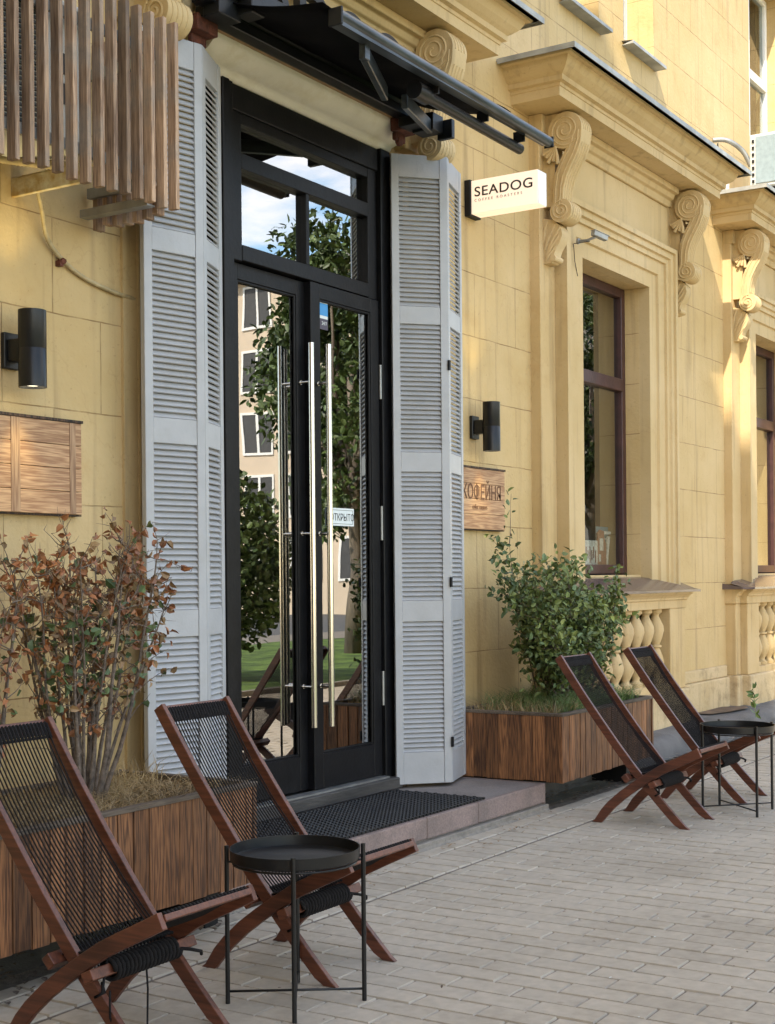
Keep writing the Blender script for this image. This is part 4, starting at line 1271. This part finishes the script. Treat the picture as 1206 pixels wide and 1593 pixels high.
b.add([(x, 4.725, z) for x, z in pts] + [(x, 4.735, z) for x, z in pts], [tuple(range(n)), tuple(range(2 * n - 1, n - 1, -1))] + [(i, i + n, (i + 1) % n + n, (i + 1) % n) for i in range(n)])
build('figure_sheet', b, M['brownfig'], t2)
bb = MB(); bb.box(10.63, 10.70, 4.722, 4.724, 1.60, 1.70); bb.box(10.61, 10.65, 4.722, 4.724, 1.51, 1.57)
build('figure_print', bb, M['palefig'], t2)

# ------------------------------------------------------------------ planters
def planter(label, x0, x1, y0, y1, z0, z1):
    t = thing('planter', label, 'planter', ((x0 + x1) / 2, (y0 + y1) / 2, 0), 0, 'wooden planter boxes beside the door')
    b = MB()
    def run(a0, a1, fn):
        a = a0
        while a < a1 - .01:
            w = R.choice((.068, .078, .078, .088)); e = min(a + w, a1)
            d_ = R.uniform(0, .003)
            fn(a, e - .0015, d_); a = e
            if a + .006 < a1 and R.random() < .75:
                fn(a, a + .005, -.003 + .001); a += .0065
    run(x0 + .02, x1 - .02, lambda a, e, d_: b.box(a, e, y0 - d_, y0 + .018, z0 + R.uniform(-.003, .003), z1 - .018))
    run(x0 + .02, x1 - .02, lambda a, e, d_: b.box(a, e, y1 - .018, y1 + d_, z0, z1 - .018))
    run(y0 + .02, y1 - .02, lambda a, e, d_: b.box(x0 - d_, x0 + .018, a, e, z0 + R.uniform(-.003, .003), z1 - .018))
    run(y0 + .02, y1 - .02, lambda a, e, d_: b.box(x1 - .018, x1 + d_, a, e, z0, z1 - .018))
    for cx_, cyy in ((x0, y0), (x1, y0), (x0, y1), (x1, y1)):
        b.box(cx_ - .004 if cx_ == x0 else cx_ - .0195, cx_ + .0195 if cx_ == x0 else cx_ + .004, cyy - .004 if cyy == y0 else cyy - .0195, cyy + .0195 if cyy == y0 else cyy + .004, z0 - .003, z1 - .018)
    build('side_planks', b, M['planter'], t, bevel=.0015)
    r_ = MB(); o_ = .008; w = .032; za, zb = z1 - .018, z1
    r_.box(x0 - o_, x1 + o_, y0 - o_, y0 + w, za, zb); r_.box(x0 - o_, x1 + o_, y1 - w, y1 + o_, za, zb)
    r_.box(x0 - o_, x0 + w, y0 + w, y1 - w, za, zb); r_.box(x1 - w, x1 + o_, y0 + w, y1 - w, za, zb)
    build('rim', r_, M['planterrim'], t, bevel=.002)
    s2 = MB(); nx, ny = 24, 12; vs_ = []
    rr = random.Random(int(x0 * 10))
    for j in range(ny + 1):
        for i in range(nx + 1):
            vs_.append((x0 + .02 + (x1 - x0 - .04) * i / nx, y0 + .02 + (y1 - y0 - .04) * j / ny, z1 - .05 + rr.uniform(-.012, .018)))
    s2.add(vs_, [(j * (nx + 1) + i, j * (nx + 1) + i + 1, (j + 1) * (nx + 1) + i + 1, (j + 1) * (nx + 1) + i) for j in range(ny) for i in range(nx)])
    build('soil', s2, M['soil'], t, smooth=True)
    f_ = MB()
    for x in (x0 + .1, x1 - .18): f_.box(x, x + .08, y0 + .12, y0 + .62, 0 if x1 < 7 or x > 8.5 else .156, z0)
    f_.box(x0 + .05, x1 - .05, y0 + .10, y1 - .05, z0 - .012, z0 - .004)
    build('feet', f_, M['blackmatt'], t)
    return t
planter('dark plank planter box with dry grass left of the step', 3.08, 4.57, 3.56, 4.30, 0.17, 0.577)
planter('dark plank planter box with green grass right of the step', 7.665, 9.09, 3.66, 4.40, 0.165, 0.577)

# ------------------------------------------------------------------ plants
def leafquad(b, p, d, nrm, L, W, fold=0.25, curl=0.0):
    d = d.normalized(); s_ = d.cross(nrm)
    if s_.length < 1e-5: s_ = Vector((1, 0, 0))
    s_.normalize(); n_ = s_.cross(d)
    tip = p + d * L + n_ * (-curl * L)
    q1 = p + d * L * .28; q2 = p + d * L * .66 - n_ * (curl * L * .45)
    a1 = q1 + s_ * W * .44 + n_ * W * fold; a2 = q2 + s_ * W * .42 + n_ * W * fold * .8
    c1 = q1 - s_ * W * .44 + n_ * W * fold; c2 = q2 - s_ * W * .42 + n_ * W * fold * .8
    b.add([p, a1, a2, tip, c2, c1, q1, q2], [(0, 6, 1), (1, 6, 7, 2), (2, 7, 3), (3, 7, 4), (4, 7, 6, 5), (5, 6, 0)])
def rv(r_, s=1): return Vector((r_.uniform(-s, s), r_.uniform(-s, s), r_.uniform(-s, s)))

def grow(r_, start, dirv, length, rad, b, tips, nseg=7, wob=.12, lift=0.0):
    p = Vector(start); d = Vector(dirv).normalized(); path = [p.copy()]
    for k in range(nseg):
        d = (d + rv(r_, wob) + Vector((0, 0, lift))).normalized()
        p = p + d * (length / nseg); path.append(p.copy())
    rs = [rad * (1 - .75 * i / nseg) for i in range(nseg + 1)]
    b.tube(path, rs, 5, cap=False)
    tips.append((path, d)); return path

def dry_shrub(label, seed, base, nst, height, spread, zleaf, n_leaf, name='dry_shrub'):
    r_ = random.Random(seed)
    t = thing(name, label, 'shrub', (base[0], base[1], 0.54), 0, 'half dead shrubs in the left planter')
    br = MB(); dry = MB(); tan = MB(); gr = MB()
    for k in range(nst):
        a = r_.uniform(-1, 1); a2 = r_.uniform(-1, 1)
        dirv = Vector((spread[0] + a * spread[1], a2 * .22, 1))
        L = height * r_.uniform(.72, 1.05)
        tips = []
        st0 = (base[0] + a * .10, base[1] + a2 * .06, 0.53)
        path = grow(r_, st0, dirv, L, r_.uniform(.008, .014), br, tips, 9, .07, .04)
        for i in range(3, len(path)):
            for q in range(2 if i < 6 else 4):
                if r_.random() < .92:
                    dd = (Vector((r_.uniform(-1, 1), r_.uniform(-.6, .6), r_.uniform(-.1, 1))))
                    tw = grow(r_, path[i], dd, r_.uniform(.07, .20), .0028, br, [], 4, .3, .1)
                    for w in tw[1:]:
                        if r_.random() < .42:
                            dd2 = grow(r_, w, rv(r_) + Vector((0, 0, .3)), r_.uniform(.02, .07), .0014, br, [], 2, .3)
                        h = (w.z - .58) / max(.01, height)
                        u = r_.random()
                        if u < zleaf(h):
                            which = r_.random()
                            L_ = r_.uniform(.024, .048)
                            if .38 < h < .72 and which < .42: tgt = gr
                            elif which < (.25 if h < .6 else .06): tgt = gr
                            elif which < .72: tgt = dry
                            else: tgt = tan
                            for _ in range(1 if tgt is gr else 2):
                                leafquad(tgt, w + rv(r_, .015), rv(r_) + Vector((0, 0, -.3)), rv(r_), L_ * (1.15 if tgt is gr else .9), L_ * (.9 if tgt is gr else .65), .35, .3 if tgt is not gr else .05)
    build('branches', br, M['bark'], t, smooth=True)
    build('dry_leaves', dry, M['leafdry'], t); build('tan_leaves', tan, M['leaftan'], t); build('green_leaves', gr, M['leafblue'], t)
    return t
zl = lambda h: .30 if h < .35 else (.68 if h < .8 else .55)
dry_shrub('half dead shrub with fanning bare stems and rust brown leaves by the left shutter', 3, (4.04, 3.98), 19, .99, (.12, .42), zl, 0)
dry_shrub('smaller half dead shrub at the left edge of the photo, behind the nearest chair', 8, (3.42, 3.95), 6, .78, (-.05, .25), zl, 0)

def green_shrub():
    r_ = random.Random(21)
    t = thing('green_shrub', 'bushy green shrub with upright stems in the right planter', 'shrub', (8.42, 4.02, 0.54))
    br = MB(); g1 = MB(); g2 = MB()
    base = Vector((8.43, 4.0, .53))
    def leaves(path, dens, a=2):
        for w in path[a:]:
            for _ in range(dens):
                q = w + rv(r_, .035)
                L_ = r_.uniform(.028, .056)
                leafquad(g1 if r_.random() < .6 else g2, q, rv(r_) + Vector((0, 0, .15)), rv(r_) + Vector((0, -.3, .6)), L_, L_ * .62, .2, .1)
    for k in range(27):
        a = r_.uniform(-1, 1); a2 = r_.uniform(-1, 1)
        L = r_.uniform(.60, .98)
        sp = a * .95 + .12
        path = grow(r_, base + Vector((a * .16, a2 * .08, 0)), (sp - .05, a2 * .25, 1), L, r_.uniform(.004, .008), br, [], 9, .06, .05)
        leaves(path, 2, 3)
        for i in range(2, len(path)):
            for q in range(4):
                dd = Vector((r_.uniform(-1, 1), r_.uniform(-.8, .8), r_.uniform(-.2, .9)))
                tw = grow(r_, path[i], dd, r_.uniform(.08, .22), .002, br, [], 4, .2, .05)
                leaves(tw, 3 if i > 3 else 1, 1)
    # the long sprig against the wall and the left tuft
    path = grow(r_, base + Vector((-.15, .1, 0)), (-.40, .15, 1), 1.12, .006, br, [], 10, .05, .06); leaves(path, 7, 5)
    p2 = grow(r_, path[-1], (.25, .05, 1), .34, .003, br, [], 6, .08, .05); leaves(p2, 2, 0)
    for k in range(8):
        p3 = grow(r_, path[6 + k % 4], (r_.uniform(-1, .6), r_.uniform(-.5, .3), r_.uniform(-.2, .8)), .2, .002, br, [], 4, .2); leaves(p3, 5, 1)
    build('branches', br, M['bark'], t, smooth=True)
    build('leaves', g1, M['leafg'], t); build('pale_leaves', g2, M['leafblue'], t)
green_shrub()

def tufts(name, label, x0, x1, y0, y1, z, n, h, m_, seed, lean=.5):
    r_ = random.Random(seed); b = MB()
    for k in range(n):
        x = r_.uniform(x0, x1); y = r_.uniform(y0, y1)
        hh = h * r_.uniform(.4, 1.1); w = r_.uniform(.0012, .0024)
        d = Vector((r_.uniform(-lean, lean), r_.uniform(-lean, lean), 1))
        s_ = Vector((r_.uniform(-1, 1), r_.uniform(-1, 1), 0)).normalized() * w
        p0 = Vector((x, y, z)); p1 = p0 + d * hh * .5; p2 = p0 + Vector((d.x * 1.9, d.y * 1.9, .85)) * hh
        b.add([p0 - s_, p0 + s_, p1 + s_ * .8, p1 - s_ * .8, p2], [(0, 1, 2, 3), (3, 2, 4)])
    return tag(build(name, b, m_), label, 'grass', kind='stuff')
tufts('dry_grass', 'dry straw coloured grass filling the left planter', 3.12, 4.53, 3.60, 4.27, .53, 5200, .085, M['straw'], 4, 1.1)
tufts('green_grass', 'green grass growing in the right planter', 7.9, 9.05, 3.72, 4.35, .53, 3800, .17, M['grass'], 5, .55)
tufts('withered_grass', 'pale withered grass at the left end of the right planter', 7.70, 8.3, 3.72, 4.35, .53, 700, .14, M['straw'], 6, .6)
tufts('thin_straw', 'thin dry straws standing up in front of the left shutter', 4.25, 4.53, 4.0, 4.27, .53, 120, .20, M['straw'], 9, .45)

def weed():
    r_ = random.Random(2); t = thing('weed', 'young green weed growing from the asphalt by the far wall', 'weed', (12.35, 4.0, .14))
    b = MB(); g = MB()
    path = grow(r_, (12.35, 4.0, .12), (.05, 0, 1), .26, .004, b, [], 6, .1)
    for w in path[1:]:
        for _ in range(3): leafquad(g, w, rv(r_) + Vector((0, 0, .4)), rv(r_), .07, .035, .2, .2)
    build('stem', b, M['grass'], t); build('leaves', g, M['grass'], t)
weed()
def debris(name, label, pts_, seed, m_, s=.02):
    r_ = random.Random(seed); b = MB()
    for (x, y, z) in pts_:
        leafquad(b, Vector((x, y, z + .003)), Vector((r_.uniform(-1, 1), r_.uniform(-1, 1), .15)), Vector((0, 0, 1)), s * r_.uniform(.6, 1.4), s * .6, .15, .1)
    return tag(build(name, b, m_), label, 'litter', kind='stuff')
rr = random.Random(77)
debris('leaf_litter', 'scraps of dry leaf and grit along the foot of the step', [(rr.uniform(5.2, 7.6), rr.uniform(3.5, 3.74), .003) for _ in range(60)] + [(6.95 + rr.uniform(-.08, .08), 3.60 + rr.uniform(-.03, .03), .004) for _ in range(10)], 3, M['leaftan'], .022)
debris('gravel_litter', 'grit and debris against the asphalt strip', [(rr.uniform(9.1, 13), rr.uniform(3.85, 4.02), .003) for _ in range(260)], 4, M['mortar'], .03)
debris('kerb_litter', 'dark leaf litter under the planters', [(rr.uniform(7.75, 9), rr.uniform(3.72, 4.1), .003) for _ in range(120)] + [(rr.uniform(3.1, 4.5), rr.uniform(3.6, 4.2), .003) for _ in range(150)], 5, M['bark'], .04)

debris('paper_scraps', 'tiny pale scraps and cigarette ends scattered on the paving', [(rr.uniform(4, 9.5), rr.uniform(1.4, 3.6), .004) for _ in range(45)], 9, M['paper'], .012)
debris('dark_litter', 'tiny dark crumbs and leaf bits scattered on the paving', [(rr.uniform(3.5, 9.5), rr.uniform(1.2, 3.6), .004) for _ in range(90)], 10, M['bark'], .014)
ms = MB(); rm = random.Random(6)
for k in range(2600):
    a = rm.uniform(0, 2 * PI); q = rm.random() ** .5
    leafquad(ms, Vector((2.72 + .50 * q * math.cos(a), 3.10 + .25 * q * math.sin(a), .001)), Vector((rm.uniform(-1, 1), rm.uniform(-1, 1), .15)), Vector((0, 0, 1)), .014, .010, .05, .1)
tag(build('moss', ms, M['soil']), 'dark moss and dirt on the paving at the lower left corner', 'moss', kind='stuff')

# ------------------------------------------------------------------ chairs
# local frame: +x forward (seat front), y sideways, origin midway between the rear feet
def rail(b, pts_, y0, y1, hw):
    L_, R_ = [], []
    n = len(pts_)
    for i, (x, z) in enumerate(pts_):
        a = pts_[max(0, i - 1)]; c = pts_[min(n - 1, i + 1)]
        t = Vector((c[0] - a[0], c[1] - a[1])).normalized(); nn = Vector((-t.y, t.x))
        L_.append((x + nn.x * hw, z + nn.y * hw)); R_.append((x - nn.x * hw, z - nn.y * hw))
    # cut the feet flat on the ground
    pr = L_ + R_[::-1]
    pr = [(x, max(z, 0.0)) for x, z in pr]
    m_ = len(pr)
    vs_ = [(x, y0, z) for x, z in pr] + [(x, y1, z) for x, z in pr]
    fs_ = []
    for i in range(n - 1):
        j = m_ - 1 - i
        fs_.append((i, i + 1, j - 1, j)); fs_.append((i + m_, j + m_, j - 1 + m_, i + 1 + m_))
    fs_ += [(i, i + m_, (i + 1) % m_ + m_, (i + 1) % m_) for i in range(m_)]
    b.add(vs_, fs_)
A_PTS = [(-.258, .930), (-.20, .845), (-.10, .703), (0.0, .570), (.10, .440), (.20, .318), (.30, .204), (.40, .098), (.46, .038), (.498, .000), (.52, -.022)]
B_PTS = [(-.02, -.028), (.0, .0), (.04, .060), (.08, .104), (.15, .165), (.222, .218), (.30, .270), (.38, .320), (.46, .360), (.54, .398), (.606, .431)]
def catz(P, x):
    for (xa, za), (xb, zb) in zip(P, P[1:]):
        if xa <= x <= xb: return za + (zb - za) * (x - xa) / (xb - xa)
    return P[-1][1]
def chair():
    t = thing('lounge_chair', 'x', 'chair', (0, 0, 0), 0, 'wooden lounge chairs with black cord seats')
    wA, wB, th_ = .200, .224, .022
    for s in (-1, 1):
        b = MB(); y0, y1 = sorted((s * wA, s * (wA - th_))); rail(b, A_PTS, y0, y1, .0235)
        build('back_rail', b, M['chairwood'], t, bevel=.003, seg=2, world_coords=False)
        b = MB(); y0, y1 = sorted((s * wB, s * (wB - th_))); rail(b, B_PTS, y0, y1, .026)
        build('seat_rail', b, M['chairwood'], t, bevel=.003, seg=2, world_coords=False)
    # crossbars
    def cbar(name, x, z, w, dx, dz, ang=0.0):
        b = MB(); c = Vector((x, 0, z)); a = Vector((math.cos(ang), 0, math.sin(ang))); n_ = Vector((-math.sin(ang), 0, math.cos(ang)))
        b.obox(c, a, (0, 1, 0), n_, dx, w, dz)
        build(name, b, M['chairwood'], t, bevel=.003, seg=2, world_coords=False)
    cbar('top_bar', -.247, .908, wA - th_, .024, .009, -.95)
    cbar('seat_front_bar', .590, .430, wB - th_, .020, .010, .42)
    cbar('rear_crossbar', .176, .262, wB + .014, .021, .017, -.85)
    cbar('front_crossbar', .335, .238, wB + .014, .021, .017, .45)
    cbar('foot_crossbar', .095, .105, wB - th_, .016, .009, .9) if False else None
    # cords of the back and seat
    N = 22
    bk = MB()
    topc = Vector((-.247, 0, .908)); fc = Vector((.385, 0, .235))
    for k in range(N):
        y = -(wA - th_ - .012) + (2 * (wA - th_ - .012)) * k / (N - 1)
        p0 = Vector((-.243, y, .925)); p1 = Vector((.300, y, .245))
        mid = [p0.lerp(p1, q) + Vector((-.030, 0, -.024)) * math.sin(PI * q) for q in (0, .15, .3, .5, .7, .85, 1)]
        bk.tube(mid, .0027, 5, cap=False)
        # doubled, wound part near the top bar
        w0 = Vector((-.262, y, .912)); w1 = Vector((-.222, y + .004, .872))
        bk.tube([Vector((-.226, y + .004, .905)), Vector((-.243, y + .003, .924)), Vector((-.262, y, .914)), Vector((-.250, y, .893)), w1 + Vector((.0, 0, 0))], .0040, 6, cap=False)
        bk.tube([p0 + Vector((.006, .004, -.004)), w1 + Vector((.010, 0, .0))], .0050, 6)
    build('back_cords', bk, M['rope'], t, smooth=True, world_coords=False)
    stc = MB(); N2 = 24
    for k in range(N2):
        y = -(wB - th_ - .014) + (2 * (wB - th_ - .014)) * k / (N2 - 1)
        p0 = Vector((.590, y, .444)); p1 = Vector((.190, y, .275))
        mid = [p0.lerp(p1, q) + Vector((0, 0, -.030)) * math.sin(PI * q) for q in (0, .2, .4, .6, .8, 1)]
        stc.tube(mid, .0044, 5, cap=False)
        stc.tube([Vector((.602, y, .440)), Vector((.590, y, .448)), Vector((.575, y, .438))], .006, 6)
        # turning cords at the lower end of the back
        stc.tube([Vector((.185, y, .292)), Vector((.21, y + .006, .282)), Vector((.25, y - .004, .275)), Vector((.30, y, .272))], .0050, 6)
    build('seat_cords', stc, M['rope'], t, smooth=True, world_coords=False)
    # cord wound on the front crossbar
    wd = MB(); turns = 17; pts_ = []
    for i in range(turns * 12 + 1):
        a = 2 * PI * i / 12; y = -.150 + .30 * i / (turns * 12)
        pts_.append(Vector((.335 + .033 * math.cos(a), y, .238 + .031 * math.sin(a))))
    wd.tube(pts_, .0075, 6)
    wd.tube([Vector((.335, -.15, .27)), Vector((.355, -.185, .235)), Vector((.365, -.205, .19)), Vector((.345, -.215, .175)), Vector((.36, -.19, .185)), Vector((.33, -.17, .205))], .0045, 6)
    wd.tube([Vector((.35, .15, .238)), Vector((.372, .19, .228)), Vector((.378, .235, .212)), Vector((.37, .245, .20))], .006, 6)
    build('wound_cord', wd, M['rope'], t, smooth=True, world_coords=False)
    return t
ch0 = chair()
G4 = [((4.176, 3.295), -1.564, 'reddish wooden lounge chair behind the near round table'),
      ((3.259, 3.325), -1.560, 'reddish wooden lounge chair nearest the camera, cut by the left edge'),
      ((7.633, 3.314), -1.591, 'reddish wooden lounge chair leaning in front of the green shrub, left of the far pair'),
      ((8.617, 3.314), -1.568, 'reddish wooden lounge chair behind the far round table, right of the far pair')]
for i, ((x, y), rz, lab) in enumerate(G4):
    if i == 0: ch0.location = (x, y, 0); ch0.rotation_euler = (0, 0, rz); ch0['label'] = lab
    else: copy_thing(ch0, (x, y, 0), rz, lab)
# loose cord loop hanging under the nearest chair
lp = MB()
lp.tube([(3.055, 2.925, .20), (3.06, 2.93, .12), (3.09, 2.93, .05), (3.16, 2.93, .012), (3.22, 2.93, .05), (3.235, 2.94, .16), (3.23, 2.94, .22)], .0035, 6)
tag(build('loose_cord', lp, M['rope'], None, smooth=True), 'loose black cord loop dangling under the nearest chair', 'cord')

# ------------------------------------------------------------------ tray tables
def table():
    t = thing('tray_table', 'x', 'table', (0, 0, 0), 0, 'black round tray tables')
    tr_ = MB().lathe([(.001, .474), (.208, .474), (.2145, .480), (.2165, .515), (.2125, .515), (.2105, .482), (.205, .479), (.001, .479)], (0, 0, 0), 72, cap=False)
    build('tray', tr_, M['black'], t, smooth=True, autosmooth=30, world_coords=False)
    rg = MB()
    n = 48
    for i in range(n):
        a0, a1 = 2 * PI * i / n, 2 * PI * (i + 1) / n
    rg.tube([(.205 * math.cos(2 * PI * i / 36), .205 * math.sin(2 * PI * i / 36), .468) for i in range(37)], .004, 6)
    build('support_ring', rg, M['black'], t, smooth=True, world_coords=False)
    for k in range(4):
        a = k * PI / 2; x, y = .226 * math.cos(a), .226 * math.sin(a)
        b = MB().tube([(x, y, 0), (x, y, .522)], .0078, 12)
        b.tube([(x, y, .47), (.20 * math.cos(a), .20 * math.sin(a), .468)], .004, 6)
        build('leg', b, M['black'], t, smooth=True, autosmooth=40, world_coords=False)
    for k in range(2):
        a = k * PI / 2
        b = MB().tube([(.226 * math.cos(a), .226 * math.sin(a), .034 + k * .006), (-.226 * math.cos(a), -.226 * math.sin(a), .034 + k * .006)], .0042, 8)
        build('stretcher', b, M['black'], t, smooth=True, world_coords=False)
    return t
tb0 = table()
tb0.location = (3.785, 2.785, 0); tb0.rotation_euler = (0, 0, math.radians(34.8)); tb0['label'] = 'black round tray table nearest the camera, between the two left chairs'
copy_thing(tb0, (8.155, 2.755, 0), math.radians(47), 'black round tray table at the right edge, beside the far pair of chairs')

# ------------------------------------------------------------------ across the street (seen in the glass)
def far_building(name, label, x0, x1, y0, y1, h, nfloor, nwin, faces='-x'):
    t = thing(name, label, 'building', ((x0 + x1) / 2, (y0 + y1) / 2, 0))
    build('wall', MB().box(x0, x1, y0, y1, -.2, h), M['opp'], t)
    r_ = MB().box(x0 - .5, x1 + .5, y0 - .5, y1 + .5, h + .002, h + .5)
    build('roof', r_, M['flash'], t)
    for fl in range(nfloor):
        z = 1.2 + fl * (h - .6) / nfloor
        for k in range(nwin):
            y = y0 + (y1 - y0) * (k + .5) / nwin
            if '-x' in faces:
                f_ = MB(); X = x0
                f_.box(X - .06, X - .01, y - .75, y - .65, z, z + 1.8); f_.box(X - .06, X - .01, y + .65, y + .75, z, z + 1.8)
                f_.box(X - .06, X - .01, y - .65, y + .65, z, z + .1); f_.box(X - .06, X - .01, y - .65, y + .65, z + 1.7, z + 1.8); f_.box(X - .06, X - .01, y - .05, y + .05, z + .1, z + 1.7)
                w = build('window', f_, M['whiteframe'], t)
                build('pane', MB().box(X - .03, X - .004, y - .65, y + .65, z + .1, z + 1.7), M['acgrill'], w)
    return t
far_building('apartment_house', 'cream apartment house reflected in the left door pane', 46, 60, -46, -16, 13.5, 5, 13)
# neighbouring wing that keeps the pavement in shade
wg = thing('neighbouring_wing', 'tall yellow neighbouring wing standing behind the photographer', 'building', (-9, 3, 0))
build('wall', MB().box(-16, -3.02, -2.1, 18, -.2, 2.88 + 1.03 * (13.07 + 3.02)), M['plain'], wg)

def tree(label, x, y, z_tr, rx, ry, rz, cz, nl, seed, ls=.16):
    r_ = random.Random(seed); t = thing('broadleaf_tree', label, 'tree', (x, y, 0), 0, 'street trees on the lawn')
    b = MB(); b.tube([(x, y, 0), (x + .1, y + .05, z_tr * .5), (x + .05, y, z_tr), (x, y, cz)], [.17, .14, .12, .05], 10)
    cl = []
    for k in range(60):
        while True:
            v = rv(r_)
            if v.length < 1: break
        c = Vector((x + .9 + v.x * rx, y + v.y * ry, cz + v.z * rz)); cl.append((c, r_.uniform(.35, .8)))
        if k < 22: b.tube([(x, y, z_tr * r_.uniform(.8, 1.2)), tuple(Vector((x, y, z_tr)).lerp(c, .5) + rv(r_, .2)), tuple(c)], [.07, .04, .012], 6)
    g = MB()
    for k in range(nl):
        c, s = r_.choice(cl); d = rv(r_).normalized() * s * (r_.random() ** .5)
        leafquad(g, c + d, rv(r_) + Vector((0, 0, -.3)), rv(r_) + Vector((0, 0, .8)), ls * r_.uniform(.7, 1.3), ls * .55, .1, .1)
    build('trunk', b, M['bark2'], t, smooth=True); build('crown', g, M['leaftree'], t)
tree('leafy tree on the lawn whose trunk shows in the right door pane', 20.9, -5.0, 3.0, 2.0, 2.4, 3.0, 5.2, 21000, 31)
tree('leafy tree further along the lawn reflected in the upper panes', 27.5, -6.5, 3.2, 3.2, 3.0, 3.2, 7.2, 15000, 32)
tree('leafy tree far along the lawn reflected in the first shop window', 34.0, -6.0, 3.0, 2.8, 2.6, 3.0, 6.4, 14000, 35)
tree('leafy tree near the road reflected beyond the trunk', 31.0, -11.5, 3.0, 3.0, 2.8, 3.0, 6.0, 14000, 36)
def bush(label, x, y, r0, h, seed):
    r_ = random.Random(seed); t = thing('lilac_bush', label, 'bush', (x, y, 0)); b = MB(); g = MB()
    for k in range(14):
        e = Vector((x + r_.uniform(-r0, r0) * .8, y + r_.uniform(-r0, r0) * .8, h * r_.uniform(.5, .95)))
        b.tube([(x, y, 0), tuple(Vector((x, y, .3)).lerp(e, .5) + rv(r_, .15)), tuple(e)], [.03, .02, .006], 5)
    for k in range(8000):
        while True:
            v = rv(r_)
            if .3 < v.length < 1: break
        leafquad(g, Vector((x + v.x * r0, y + v.y * r0, h * .55 + v.z * h * .45)), rv(r_), rv(r_) + Vector((0, 0, .6)), .11, .07, .1, .1)
    build('stems', b, M['bark'], t); build('leaves', g, M['leaftree'], t)
bush('bush on the lawn, leaf colour darkened for shade, reflected in the left door pane', 14.5, -2.9, 1.15, 2.9, 41)

# ------------------------------------------------------------------ render
scene.render.engine = 'CYCLES'
scene.cycles.max_bounces = 8
scene.cycles.transparent_max_bounces = 12
